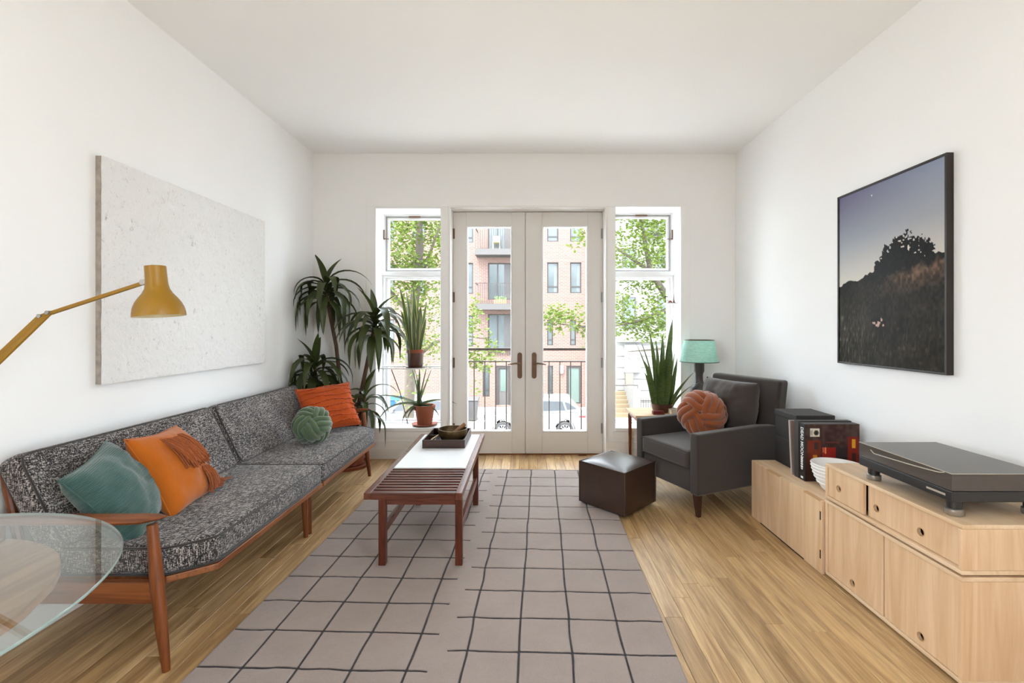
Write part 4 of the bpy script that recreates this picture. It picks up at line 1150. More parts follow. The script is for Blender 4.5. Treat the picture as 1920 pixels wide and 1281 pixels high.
PL = thing('corn_plant', 'tall dracaena with four drooping leaf crowns in the corner behind the sofa', 'plant', (-1.62, 4.18, 0))
pt = MB().lathe([(0, .025), (.125, .025), (.150, .18), (.160, .26), (.172, .265), (.172, .30), (.160, .302), (.150, .28), (0, .28)], (-1.62, 4.185, 0), 36).build('pot', M_TERRA, PL, sharp=40)
MB().lathe([(0, 0), (.175, 0), (.190, .030), (.182, .032), (.165, .012), (0, .012)], (-1.62, 4.185, 0), 36).build('saucer', M_TERRA, pt, sharp=40)
MB().lathe([(0, .283), (.148, .283), (.148, .287), (0, .292)], (-1.62, 4.185, 0), 30).build('soil', M_SOIL, pt)
rs = random.Random(9)
def crown(stem_pts, rad, top, n, L, W, seed, upright=3, skew=None, dark=False, zs=.22):
    st = MB().tube(stem_pts, rad, 10).build('stem', M_BARK, PL)
    r = random.Random(seed)
    for k in range(n):
        s = k / n
        az = k * 2.39996 + r.uniform(-.25, .25)
        elev = R(r.uniform(62, 82)) if k >= n - upright else R(68 - 58 * (1 - s) + r.uniform(-10, 10))
        droop = R(35) if k >= n - upright else R(r.uniform(120, 165))
        ll = L * r.uniform(.75, 1.12) * (.75 if k >= n - upright else 1)
        p0 = Vector(top) + Vector((0, 0, -zs * (1 - s))) + Vector((math.cos(az), math.sin(az), 0)) * .012
        # keep clear of the walls: crowns grow away from the corner
        pts = strap_path(p0, az, elev, ll, droop, 11, .85)
        pts = [Vector((max(q.x, LIM[0] + .012), min(q.y, LIM[1] - .012), q.z)) for q in pts]
        sd = Vector((-math.sin(az), math.cos(az), 0))
        link('leaf', leaf_mesh('leaf', pts, W * r.uniform(.8, 1.15), sd, .35, 2, None, LIM), M_DRAC, st)
crown([(-1.66, 4.20, .28), (-1.70, 4.20, .70), (-1.745, 4.20, 1.10), (-1.80, 4.18, 1.42), (-1.825, 4.16, 1.66)], [.019, .018, .017, .016, .012], (-1.825, 4.16, 1.70), 38, .47, .066, 1, 3)
crown([(-1.58, 4.18, .28), (-1.51, 4.15, .62), (-1.43, 4.12, .95), (-1.375, 4.10, 1.20), (-1.355, 4.10, 1.36)], [.018, .018, .018, .016, .012], (-1.355, 4.10, 1.40), 36, .46, .072, 2, 3)
crown([(-1.68, 4.16, .28), (-1.80, 4.12, .50), (-1.87, 4.08, .78), (-1.885, 4.07, .92)], [.016, .016, .015, .012], (-1.885, 4.07, .97), 34, .45, .066, 4, 3)
crown([(-1.56, 4.16, .28), (-1.50, 4.13, .45), (-1.455, 4.11, .60), (-1.445, 4.10, .66)], [.013, .013, .012, .010], (-1.445, 4.10, .70), 20, .36, .055, 5, 2)

def snake_plant(name, label, c, zr, spec, mat, across=4, wide=1.4, spread=1.0):
    T = thing(name, label, 'plant', (c[0], c[1], zr))
    prof = lambda s: (.55 + .45 * min(1, s / .35)) * (1 if s < .68 else max(.02, 1 - ((s - .68) / .32) ** 2.0))
    for (dx, dy, az, lean, L, w, tw) in spec:
        p = Vector((c[0] + dx, c[1] + dy, zr)); pts = []; n = 10
        for i in range(n):
            s = i / (n - 1); e = R(90 - lean * spread * (.45 + .85 * s))
            pts.append(p.copy())
            p = p + Vector((math.cos(az) * math.cos(e), math.sin(az) * math.cos(e), math.sin(e))) * (L / (n - 1))
        def side(i, tw=tw): a = tw + i * .09; return Vector((math.cos(a), math.sin(a), 0))
        link('leaf', leaf_mesh('leaf', pts, w * wide, side, .22, across, prof), mat, T)
    return T
# snake plant on the side table
r = random.Random(14)
spec = [(-.045, -.01, R(180), 6, .70, .048, R(10)), (-.06, .02, R(176), 17, .70, .018, R(20)), (-.05, 0, R(170), 13, .66, .016, R(10)),
        (.02, .0, R(0), 5, .80, .046, R(-15)), (.0, .03, R(10), 1, .66, .056, R(5)), (.045, .0, R(0), 3, .60, .062, R(0)),
        (-.02, .02, R(160), 3, .62, .052, R(15)), (.07, -.01, R(0), 8, .46, .050, R(10)), (-.07, -.02, R(185), 13, .43, .046, R(-5)),
        (-.08, 0, R(178), 14, .32, .042, R(10)), (.07, -.02, R(-8), 32, .40, .052, R(20)), (.08, -.03, R(-12), 44, .34, .046, R(25)),
        (-.01, -.03, R(250), 3, .50, .054, R(0)), (.03, -.03, R(300), 6, .44, .050, R(-10)), (-.04, -.035, R(220), 7, .34, .046, R(10)), (.05, .03, R(30), 12, .52, .044, R(20)), (.0, .0, R(90), 2, .56, .050, R(40)), (-.065, .03, R(170), 9, .50, .044, R(30))]
T = snake_plant('snake_plant', 'broad leaved snake plant in a low brown pot on the side table', (1.262, 4.20), .552, spec, M_SNAKE, 4, 1.25, 1.3)
pt = MB().lathe([(0, .501), (.080, .501), (.092, .53), (.097, .565), (.099, .572), (.092, .573), (.088, .555), (0, .553)], (1.262, 4.20, 0), 32).build('pot', M_TERRAD, T, sharp=40)
MB().lathe([(0, .553), (.088, .553), (.0, .560)], (1.262, 4.20, 0), 24).build('soil', M_SOIL, pt)

# glass shelf across the window, with its plant
SH = thing('glass_shelf', 'white edged glass shelf across the window above the aloe', 'shelf', (-1.135, 4.5, .87))
po = [(-1.447, 4.60)] + [(-1.447 + .621 * k / 14, 4.45 - .055 * math.sin(PI * k / 14)) for k in range(15)] + [(-.826, 4.60)]
MB().prism(po, .868, .876, 2).build('pane', glass('shelf_glass', (.90, .94, .93, 1), 1.6), SH, smooth=False)
MB().tube([(p[0], p[1], .872) for p in po[1:-1]], .0055, 8).build('front_edge', M_WHITEC, SH)
B(-1.449, -.824, 4.598, 4.612, .858, .882).build('back_rail', M_SASH, SH, bevel=.002)
MB().tube([(-1.315, 4.46, .868), (-1.245, 4.53, .62), (-1.185, 4.585, .30)], .0045, 8).build('brace', M_IRON, SH)
r = random.Random(4)
spec = [(-.03, 0, R(180), 7, .62, .034, R(30)), (-.045, .0, R(180), 12, .66, .028, R(10)), (.0, .0, R(190), 2, .66, .042, R(20)), (.03, 0, R(0), 4, .46, .040, R(0)),
        (-.02, -.02, R(200), 6, .44, .034, R(60)), (.02, -.02, R(-20), 5, .42, .030, R(10)), (.0, -.03, R(250), 3, .40, .032, R(0)), (-.05, .01, R(175), 16, .42, .030, R(-10)),
        (.045, .01, R(5), 9, .50, .030, R(20)), (.0, .03, R(90), 3, .52, .034, R(15)), (-.035, .02, R(160), 9, .52, .030, R(40)), (.05, -.01, R(-5), 13, .34, .028, R(0)), (.02, .02, R(60), 1, .60, .010, R(0))]
T = snake_plant('snake_plant', 'variegated snake plant in a dark pot standing on the glass shelf', (-1.09, 4.50), 1.035, spec, M_SNAKEV)
pt = MB().lathe([(0, .890), (.070, .890), (.076, .90), (.080, 1.02), (.084, 1.022), (.084, 1.055), (.078, 1.055), (.074, 1.035), (0, 1.035)], (-1.09, 4.50, 0), 32).build('pot', M_TERRAD, T, sharp=40)
MB().lathe([(.0765, 1.022), (.0845, 1.023), (.0845, 1.055), (.077, 1.056)], (-1.09, 4.50, 0), 32, None, False).build('rim_band', M_TERRA, pt, sharp=40)
MB().lathe([(0, .8762), (.088, .8762), (.094, .888), (.088, .889), (0, .889)], (-1.09, 4.50, 0), 32).build('saucer', M_TERRAD, pt, sharp=40)

# aloe on the sill
AL = thing('aloe_plant', 'spidery aloe in a terracotta pot standing on the window sill', 'plant', (-1.005, 4.55, .30))
cx, cy, zz = -1.005, 4.545, .299
pt = MB().lathe([(0, zz + .012), (.072, zz + .012), (.092, zz + .15), (.101, zz + .152), (.106, zz + .20), (.098, zz + .20), (.092, zz + .175), (0, zz + .175)], (cx, cy, 0), 36).build('pot', M_TERRA, AL, sharp=40)
MB().lathe([(0, zz + .0005), (.105, zz + .0005), (.128, zz + .016), (.122, zz + .018), (.10, zz + .008), (0, zz + .008)], (cx, cy, 0), 36).build('saucer', M_TERRA, pt, sharp=40)
MB().lathe([(0, zz + .175), (.092, zz + .175), (0, zz + .182)], (cx, cy, 0), 24).build('soil', M_SOIL, pt)
for (az, el, L, dr, w) in ((R(178), 28, .46, 34, .026), (R(-4), 28, .40, 55, .024), (R(200), 22, .52, 110, .024), (R(-15), 12, .26, 80, .022), (R(215), -8, .24, 75, .026), (R(230), -15, .20, 65, .022),
                           (R(170), 80, .44, 5, .022), (R(90), 86, .42, 2, .024), (R(10), 78, .46, -3, .022), (R(20), 72, .42, 2, .020), (R(150), 84, .36, 4, .026), (R(-60), 84, .34, 4, .022)):
    pts = strap_path((cx - .055, cy - .01, zz + .185), az, R(el), L, R(dr), 10)
    pr = lambda s: max(.03, (1 - s) ** .75)
    link('leaf', leaf_mesh('leaf', pts, w * 1.7, Vector((-math.sin(az), math.cos(az), 0)), 1.3, 2, pr), M_ALOE, AL)

# tiny shelf with ornaments in the other window
OS = thing('ornament_shelf', 'tiny clear shelf with ornaments at the window edge above the snake plant', 'shelf', (1.48, 4.56, 1.52))
B(1.395, 1.506, 4.50, 4.60, 1.512, 1.518).build('pane', flat('shelf_acrylic', rgb(200, 192, 190), .3), OS, smooth=False)
B(1.500, 1.507, 4.49, 4.61, 1.505, 1.53).build('bracket', M_SASH, OS, smooth=False)
TC = thing('toy_chair', 'tiny dark wooden toy chair on the ornament shelf', 'ornament', (1.41, 4.54, 1.5185))
B(1.400, 1.424, 4.53, 4.555, 1.540, 1.544).build('seat', M_DWAL, TC, smooth=False)
for x in (1.401, 1.421):
    for y in (4.532, 4.552): B(x, x + .003, y, y + .003, 1.5183, 1.54).build('leg', M_DWAL, TC, smooth=False)
    B(x, x + .003, 4.552, 4.555, 1.544, 1.585).build('back_post', M_DWAL, TC, smooth=False)
B(1.401, 1.424, 4.552, 4.555, 1.576, 1.586).build('back_rail', M_DWAL, TC, smooth=False)
CA = thing('toy_car', 'tiny red toy car between toy chair and toy tower', 'ornament', (1.445, 4.54, 1.5185))
MB().prism([(1.427, 1.523), (1.427, 1.532), (1.434, 1.534), (1.438, 1.541), (1.452, 1.541), (1.458, 1.533), (1.464, 1.531), (1.464, 1.523)], 4.532, 4.548, 1).build('body', flat('toy_red', rgb(150, 74, 52), .5), CA, smooth=False)
for x in (1.434, 1.457):
    for y in (4.530, 4.548): MB().tube([(x, y, 1.5225), (x, y + .003, 1.5225)], .0042, 12).build('wheel', M_BLACK, CA)
TW = thing('toy_tower', 'tiny dark tapering tower ornament at the shelf end', 'ornament', (1.482, 4.54, 1.5185))
MB().prism([(1.471, 4.529), (1.493, 4.529), (1.493, 4.551), (1.471, 4.551)], 1.5183, 1.526, 2).build('base', M_DWAL, TW, smooth=False)
MB().tube([(1.482, 4.54, 1.526), (1.482, 4.54, 1.545), (1.482, 4.54, 1.565), (1.482, 4.54, 1.607)], [.010, .006, .0045, .0015], 4).build('shaft', flat('toy_brick', rgb(96, 52, 44), .5), TW, sharp=20)

# ------------------------------------------------------------------ outside: railing, street, houses, trees
RA = thing('balcony_railing', 'thin iron railing outside the glazed doors', 'railing', (.02, 4.95, .1))
B(-.80, .85, 4.935, 4.965, 1.022, 1.048).build('top_rail', M_IRON, RA, bevel=.003)
B(-.80, .85, 4.943, 4.957, .896, .908).build('middle_rail', M_IRON, RA, bevel=.002)
B(-.80, .85, 4.943, 4.957, .110, .122).build('bottom_rail', M_IRON, RA, bevel=.002)
for k in range(13):
    x = -.673 + .1165 * k
    MB().tube([(x, 4.95, .12), (x, 4.95, .90)], .0062, 8).build('baluster', M_IRON, RA)
for x in (-.79, .84): B(x - .012, x + .012, 4.72, 4.965, .08, 1.05).build('side_post', M_IRON, RA, smooth=False)

M_ASPH = flat('asphalt', rgb(150, 148, 146), .9, rgb(136, 134, 132), 3)
M_PAVE = flat('concrete_pavement', rgb(190, 186, 178), .9, rgb(176, 172, 164), 2)
def stru(o, label, cat): return tag(o, label, cat, None, 'structure')
stru(B(-60, 60, 9.6, 20.9, -3.6, -3.30).build('street', M_ASPH, smooth=False), 'pale asphalt street beyond the railing', 'street')
stru(B(-60, 60, 4.75, 9.6, -3.6, -3.14).build('sidewalk', M_PAVE, smooth=False), 'pale concrete sidewalk below the windows', 'sidewalk')
stru(B(-60, 60, 20.9, 40, -3.6, -3.14).build('pavement', M_PAVE, smooth=False), 'pale concrete pavement before the brick house', 'pavement')
stru(B(-60, 60, -60, 4.75, -3.6, -3.14).build('ground', M_PAVE, smooth=False), 'unseen ground around the room, made pale to bounce daylight up', 'ground')  # unseen ground, pale so that daylight bounces up to the ceiling

def brickmat():
    m, nt, b = newmat('brick_facade')
    tc = N(nt, 'ShaderNodeTexCoord'); sp = N(nt, 'ShaderNodeSeparateXYZ'); nt.links.new(tc.outputs['Object'], sp.inputs[0])
    cb = N(nt, 'ShaderNodeCombineXYZ'); nt.links.new(sp.outputs[0], cb.inputs[0]); nt.links.new(sp.outputs[2], cb.inputs[1])
    br = N(nt, 'ShaderNodeTexBrick'); nt.links.new(cb.outputs[0], br.inputs['Vector'])
    br.inputs['Scale'].default_value = 1.0; br.inputs['Brick Width'].default_value = .235; br.inputs['Row Height'].default_value = .082
    br.inputs['Mortar Size'].default_value = .010; br.inputs['Mortar Smooth'].default_value = .3
    br.inputs['Color1'].default_value = (.112, .058, .046, 1); br.inputs['Color2'].default_value = (.084, .042, .033, 1); br.inputs['Mortar'].default_value = (.17, .143, .13, 1)
    n = tex_noise(nt, tc.outputs['Object'], .8, 3)
    nt.links.new(mixc(nt, math2(nt, 'MULTIPLY', n, .35), br.outputs['Color'], (.14, .09, .07, 1)), b.inputs['Base Color'])
    b.inputs['Roughness'].default_value = .9
    bump(nt, b, br.outputs['Fac'], -.4, .02)
    return m
M_BRICK = brickmat()
M_FRM = flat('dark_window_frame', rgb(38, 30, 27), .6)
M_HG = flat('house_glass', rgb(44, 50, 52), .15, rgb(66, 73, 74), 1.2)
M_CURT = flat('curtain', rgb(84, 88, 90), .8, rgb(72, 76, 78), 3)
M_BALC = flat('balcony_slab', rgb(66, 63, 62), .8)
M_DOORG = flat('door_pale_glass', rgb(66, 80, 75), .2, rgb(78, 90, 84), 2)
FY = 25.0
HB = thing('brick_house', 'red brick apartment house with balconies across the street', 'building', (-3, FY, -3.14))
wins = [(-2.051, -.70, 5.469, 7.373, 'b'), (-2.051, -.70, 2.773, 4.795, 'b'), (-2.051, -.70, .048, 1.982, 'b'),
        (-3.66, -2.871, 5.908, 7.2, 'n'), (-3.66, -2.871, 3.096, 4.795, 'n'), (-3.66, -2.871, .2, 1.9, 'n'),
        (1.201, 1.817, 5.967, 7.227, 'n'), (1.201, 1.817, 3.125, 4.824, 'c'), (2.461, 3.076, 3.125, 4.824, 'c'), (2.461, 3.076, 5.967, 7.227, 'n'),
        (1.201, 1.524, .254, 1.66, 'n'), (2.461, 2.783, .254, 1.66, 'n'),
        (-2.344, -1.963, -2.559, -.86, 'n'), (1.231, 1.524, -2.559, -.86, 'n'),
        (-7.9, -7.2, 3.1, 4.8, 'n'), (-6.2, -5.5, 3.1, 4.8, 'c'), (-7.9, -7.2, .25, 1.7, 'n'), (-6.2, -5.5, .25, 1.7, 'n'), (-7.9, -7.2, 5.95, 7.2, 'n'), (-6.2, -5.5, 5.95, 7.2, 'n'),
        (-6.6, -6.1, -2.5, -.9, 'n')]
doors = [(-1.611, -.80, -3.03, -.86), (2.256, 3.106, -2.95, -.86)]
# facade with real openings: build as a grid of wall cells
ops = [(a, b, c, d) for a, b, c, d, _ in wins] + doors
xs_ = sorted({-14.0, 4.62} | {v for o in ops for v in o[:2]}); zs_ = sorted({-3.14, 8.6} | {v for o in ops for v in o[2:]})
mb = MB()
for i in range(len(xs_) - 1):
    run = None
    for j in range(len(zs_) - 1):
        cx_, cz_ = (xs_[i] + xs_[i+1]) / 2, (zs_[j] + zs_[j+1]) / 2
        inside = any(a < cx_ < b and c < cz_ < d for a, b, c, d in ops)
        if not inside:
            run = (run[0], zs_[j+1]) if run else (zs_[j], zs_[j+1])
        if (inside or j == len(zs_) - 2) and run:
            mb.box(xs_[i], xs_[i+1], FY, FY + .25, run[0], run[1]); run = None
mb.build('wall', M_BRICK, HB, merge=False, smooth=False)
B(-14, 4.62, FY + .25, FY + 9, -3.14, 8.6).build('inner_block', M_CURT, HB, smooth=False)
B(-14.1, 4.7, FY - .1, FY + 9, 8.6, 8.85).build('parapet', M_BALC, HB, smooth=False)
def house_window(T, a, b, c, d, y, kind, fm=None):
    w = .06; mb = MB(); fm = fm or M_FRM
    mb.box(a, a + w, y + .08, y + .18, c, d); mb.box(b - w, b, y + .08, y + .18, c, d); mb.box(a + w, b - w, y + .08, y + .18, c, c + w); mb.box(a + w, b - w, y + .08, y + .18, d - w, d)
    if kind == 'b': mb.box((a + b) / 2 - .03 - .15, (a + b) / 2 + .03 - .15, y + .08, y + .18, c + w, d - w)
    else: mb.box(a + w, b - w, y + .08, y + .18, c + (d - c) * .2, c + (d - c) * .2 + w)
    f = mb.build('window', fm, T, merge=False, smooth=False)
    B(a + w, b - w, y + .12, y + .14, c + w, d - w).build('pane', M_HG, f, smooth=False)
    if kind in 'cb': B(b - w - (b - a) * .3, b - w, y + .112, y + .118, c + w, d - w).build('curtain', M_CURT if kind == 'c' else M_BALC, f, smooth=False)
for a, b, c, d, k in wins: house_window(HB, a, b, c, d, FY, k)
for (a, b, c, d), pale in zip(doors, (0, 1)):
    o = MB().box(a, a + .14, FY + .05, FY + .2, c, d).box(b - .14, b, FY + .05, FY + .2, c, d).box(a + .14, b - .14, FY + .05, FY + .2, d - .14, d).build('door', M_FRM, HB, merge=False, smooth=False)
    if pale: B(a + .14, b - .14, FY + .1, FY + .12, c + .05, d - .14).build('door_glass', M_DOORG, o, smooth=False)
    else:
        B(a + .14, b - .14, FY + .12, FY + .16, c, d - .14).build('door_leaf', M_BALC, o, smooth=False)
        B(a + .24, b - .22, FY + .10, FY + .12, c + .75, d - .22).build('door_glass', M_DOORG, o, smooth=False)
for zt_, zrail in ((5.41, 6.50), (2.51, 3.60)):
    o = B(-2.66, -.35, FY - 1.0, FY, zt_ - .32, zt_).build('balcony', M_BALC, HB, smooth=False)
    mb = MB(); mb.box(-2.64, -.37, FY - .98, FY - .94, zrail - .03, zrail)
    for k in range(20): x = -2.63 + k * .118; mb.box(x, x + .022, FY - .97, FY - .95, zt_, zrail)
    mb.box(-2.64, -2.60, FY - .98, FY, zrail - .03, zrail)
    g = mb.build('balcony_railing', M_FRM, o, merge=False, smooth=False); g['kind'] = 'stuff'
mb = MB()
for k in range(11): mb.box(-2.05 + k * .13, -2.02 + k * .13, FY - .10, FY - .06, -.30, .05)
mb.box(-2.08, -.68, FY - .12, FY - .05, .03, .08); g = mb.build('window_guard', M_FRM, HB, merge=False, smooth=False); g['kind'] = 'stuff'
MB().lathe([(0, -.2), (.09, -.2), (.11, 0), (.08, .2), (0, .24)], (1.992, FY - .1, -1.05), 12).build('wall_lamp', M_WHITEC, HB)
# things on the balconies
def planter(x, z, col, label):
    T = thing('planter_box', label, 'planter', (x, FY - .6, z))
    B(x - .35, x + .35, FY - .75, FY - .5, z + .002, z + .22).build('box', flat('planter', col, .7), T, bevel=.02)
    mb = MB(); r = random.Random(int(x * 100))
    for k in range(60):
        p = Vector((x + r.uniform(-.33, .33), FY - .62 + r.uniform(-.1, .1), z + .2 + r.uniform(0, .16))); q = Vector((r.uniform(-.07, .07), r.uniform(-.05, .05), .07))
        mb._add([p, p + Vector((.05, 0, .02)), p + q], [(0, 1, 2)])
    g = mb.build('flowers', flat('planter_leaf', rgb(96, 130, 70), .7), T, merge=False); g['kind'] = 'stuff'
planter(-1.35, 2.51, rgb(190, 110, 80), 'terracotta planter box on the lower balcony of the brick house')
T = thing('balcony_chair', 'small pale chair on the upper balcony of the brick house', 'chair', (-1.55, FY - .5, 5.41))
MC = flat('chair_pale', rgb(214, 196, 120), .6)
B(-1.75, -1.35, FY - .7, FY - .3, 5.80, 5.84).build('seat', MC, T, smooth=False); B(-1.75, -1.35, FY - .33, FY - .3, 5.84, 6.2).build('backrest', MC, T, smooth=False)
for x in (-1.75, -1.38):
    for y in (FY - .7, FY - .33): B(x, x + .03, y, y + .03, 5.4105, 5.80).build('leg', MC, T, smooth=False)

# white house with its stoop and number panel
M_WH = flat('white_stucco', rgb(112, 110, 107), .85, rgb(104, 102, 98), 1)
M_WG = flat('grey_slate', rgb(60, 58, 58), .8)
WHY = 23.0
HW = thing('white_house', 'white stucco house with coursed ground floor beside the brick house', 'building', (9.5, WHY, -3.14))
B(4.66, 15, WHY + .05, WHY + 9, -3.14, 7.2).build('wall', M_WH, HW, smooth=False)
for k in range(6):
    z = -3.10 + k * .58
    B(4.64, 15, WHY, WHY + .06, z, z + .55).build('stone_course', M_WH, HW, bevel=.012, seg=1)
B(4.62, 15, WHY - .18, WHY + .06, .52, .80).build('cornice', M_WH, HW, smooth=False)
for (a, b, c, d) in ((4.9, 5.6, 1.2, 2.8), (6.7, 7.4, 1.2, 2.8), (4.9, 5.6, 3.6, 5.2), (6.7, 7.4, 3.6, 5.2), (8.6, 9.4, 1.2, 2.8), (8.6, 9.4, 3.6, 5.2)):
    house_window(HW, a, b, c, d, WHY - .09, 'n', M_WG)
MB().prism([(5.75, 5.9), (6.35, 6.55), (6.95, 5.9)], WHY - .6, WHY + .1, 1).build('bay_roof', M_WG, HW, smooth=False)
B(4.62, 15, WHY - .25, WHY + .06, 6.95, 7.25).build('eaves', M_WG, HW, smooth=False)
SG = thing('house_number_panel', 'white panel reading No. 135 on the white house front', 'sign', (5.40, WHY - .15, .4))
B(4.99, 5.80, WHY - .20, WHY - .001, -1.01, .39).build('panel', flat('panel_white', (.19, .19, .188, 1), .6), SG, bevel=.01)
B(4.985, 5.805, WHY - .205, WHY - .18, .37, .41).build('edge_strip', M_WG, SG, smooth=False)
Mt = Matrix((Vector((1, 0, 0)), Vector((0, 0, 1)), Vector((0, -1, 0)))).transposed().to_4x4(); Mt.translation = Vector((5.15, WHY - .203, -.31))
text_obj('number_lettering', 'No. 135', .19, Mt, flat('grey_print', rgb(30, 30, 30), .7), SG, .92, .002)
SP = thing('entrance_stoop', 'pale stone steps with side wall before the white house', 'steps', (4.9, 21.9, -3.14))
for k in range(7): B(4.1, 5.0, 21.2 + k * .24, 22.95, -3.138 + k * .17, -2.97 + k * .17).build('step', flat('sandstone', rgb(104, 90, 70), .9), SP, smooth=False)
B(5.0, 5.35, 21.1, 22.95, -3.138, -1.62).build('side_wall', M_WH, SP, bevel=.01)
B(5.02, 5.40, WHY - .25, WHY - .02, -1.62, -1.03).build('newel', flat('taupe_stone', rgb(92, 85, 78), .9), SP, smooth=False)
MB().tube([(4.2, 21.2, -1.45), (5.25, 21.25, -1.45), (5.25, 21.25, -1.75)], .025, 8).build('handrail', M_FRM, SP)
FN = thing('iron_fence', 'black iron fence beside the white house stoop', 'fence', (6.2, 21.4, -3.14))
B(5.40, 6.9, 21.38, 21.42, -2.22, -2.18).build('rail', M_FRM, FN, smooth=False); B(5.40, 6.9, 21.38, 21.42, -3.0, -2.96).build('rail', M_FRM, FN, smooth=False)
for k in range(13): B(5.42 + k * .12, 5.44 + k * .12, 21.39, 21.41, -3.138, -2.1).build('picket', M_FRM, FN, smooth=False)

def bin_(x, y, col, label):
    T = thing('wheelie_bin', label, 'bin', (x, y, -3.14)); m = flat('bin_plastic', col, .5)
    MB().hexa([(x - .22, y - .24, -3.10), (x + .22, y - .24, -3.10), (x + .22, y + .24, -3.10), (x - .22, y + .24, -3.10)],
              [(x - .29, y - .31, -2.18), (x + .29, y - .31, -2.18), (x + .29, y + .31, -2.18), (x - .29, y + .31, -2.18)]).build('body', m, T, bevel=.02)
    MB().prism([(y - .34, -2.18), (y - .34, -2.12), (y + .30, -2.04), (y + .33, -2.18)], x - .31, x + .31, 0).build('lid', m, T, bevel=.015)
    for dx in (-.2, .2): MB().tube([(x + dx - .03, y + .2, -3.03), (x + dx + .03, y + .2, -3.03)], .11, 14).build('wheel', M_BLACK, T)
bin_(-6.15, 21.6, rgb(24, 72, 118), 'blue wheelie bin further from the brick house door')
bin_(-5.40, 21.6, rgb(22, 66, 110), 'blue wheelie bin nearer the brick house door')
bin_(-2.50, 21.5, rgb(74, 72, 72), 'grey wheelie bin beside the brick house door')

# parked car
def car(cx, y, label, col, flip=1):
    T = thing('parked_car', label, 'car', (cx, y + .9, -3.30), local=False)
    mp = flat('car_paint', col, .25, col, 2, coat=.6); g = flat('car_glass', rgb(34, 38, 42), .35)
    X = lambda v: cx + flip * v
    zb = -3.30
    low = [(-2.12, .42), (-2.16, .62), (-2.10, .82), (-1.85, .93), (-1.05, 1.02), (2.02, 1.06), (2.12, .98), (2.16, .70), (2.12, .40), (1.96, .30),
           ] 
    arch = []
    for c_ in (1.29, -1.26):
        for k in range(9):
            a = PI * k / 8; arch.append((c_ + .42 * math.cos(a), .30 + .48 * math.sin(a)))
    poly = [(X(p[0]), zb + p[1]) for p in low] + [(X(p[0]), zb + p[1]) for p in arch] + [(X(-1.95), zb + .30)]
    if flip < 0: poly = poly[::-1]
    MB().prism(poly, y, y + 1.78, 1).build('body', mp, T, bevel=.03, seg=2)
    def cab(pts, ya, yb, zt): pass
    base = [(-1.10, 1.0), (2.05, 1.04)]; top = [(-.35, 1.60), (1.55, 1.62)]
    lo = [(X(-1.10), y + .06, zb + 1.0), (X(2.05), y + .06, zb + 1.04), (X(2.05), y + 1.72, zb + 1.04), (X(-1.10), y + 1.72, zb + 1.0)]
    hi = [(X(-.40), y + .22, zb + 1.60), (X(1.55), y + .22, zb + 1.63), (X(1.55), y + 1.56, zb + 1.63), (X(-.40), y + 1.56, zb + 1.60)]
    MB().hexa(lo, hi).build('cabin', mp, T, bevel=.06, seg=3)
    def sidewin(pts):   # a thin glass plate lying on the sloping cabin side
        fr = [Vector((X(a), y + .06 + .16 * (b - 1.02) / .6 - .012, zb + b)) for a, b in pts]
        return MB()._add(fr + [p + Vector((0, .05, 0)) for p in fr], [tuple(range(len(fr))), tuple(range(2*len(fr)-1, len(fr)-1, -1))] + [(i, (i+1) % len(fr), len(fr) + (i+1) % len(fr), len(fr) + i) for i in range(len(fr))])
    sidewin([(-.78, 1.10), (.28, 1.12), (.28, 1.52), (-.30, 1.50)]).build('side_window', g, T, smooth=False)
    sidewin([(.36, 1.12), (1.32, 1.14), (1.20, 1.50), (.36, 1.52)]).build('side_window', g, T, smooth=False)
    sidewin([(1.38, 1.16), (1.80, 1.20), (1.45, 1.44), (1.28, 1.48)]).build('side_window', g, T, smooth=False)
    B(min(X(1.86), X(2.15)), max(X(1.86), X(2.15)), y - .008, y + .2, zb + .86, zb + .96).build('tail_light', flat('red_lens', rgb(170, 40, 40), .3), T, bevel=.02)
    B(min(X(-2.12), X(-1.86)), max(X(-2.12), X(-1.86)), y - .008, y + .2, zb + .68, zb + .78).build('head_light', flat('clear_lens', rgb(210, 214, 216), .2), T, bevel=.02)
    B(min(X(-.85), X(-.66)), max(X(-.85), X(-.66)), y - .16, y + .02, zb + 1.06, zb + 1.18).build('mirror', mp, T, bevel=.03)
    mrub = flat('tyre_rubber', rgb(50, 48, 48), .8); mrim = flat('alloy', rgb(176, 176, 178), .3, rgb(150, 150, 152), 5, metal=.5)
    for c_ in (1.29, -1.26):
        for yy in (y + .02, y + 1.54):
            Mx = Matrix.Translation((X(c_), yy, zb + .345)) @ Matrix.Rotation(R(-90), 4, 'X')
            w = MB().lathe([(.22, 0), (.32, 0), (.345, .03), (.345, .19), (.32, .22), (.22, .22), (.22, 0)], (0, 0, 0), 32, Mx).build('wheel', mrub, T)
            mb = MB().lathe([(.20, .03), (.235, .01), (.235, .05), (.20, .05), (.20, .03)], (0, 0, 0), 32, Mx).lathe([(0, .02), (.05, .02), (.05, .06), (0, .06)], (0, 0, 0), 16, Mx)
            for k in range(10):
                a = 2 * PI * k / 10; M2 = Mx @ Matrix.Rotation(a, 4, 'Z'); mb.box(.03, .215, -.017, .017, .025, .05, M=M2)
            mb.build('rim', mrim, w, merge=False)
car(.335, 18.60, 'white crossover car parked across the street before the brick house', (.13, .13, .13, 1))
car(-4.75, 18.70, 'grey hatchback parked in front of the white crossover car', rgb(96, 96, 98))

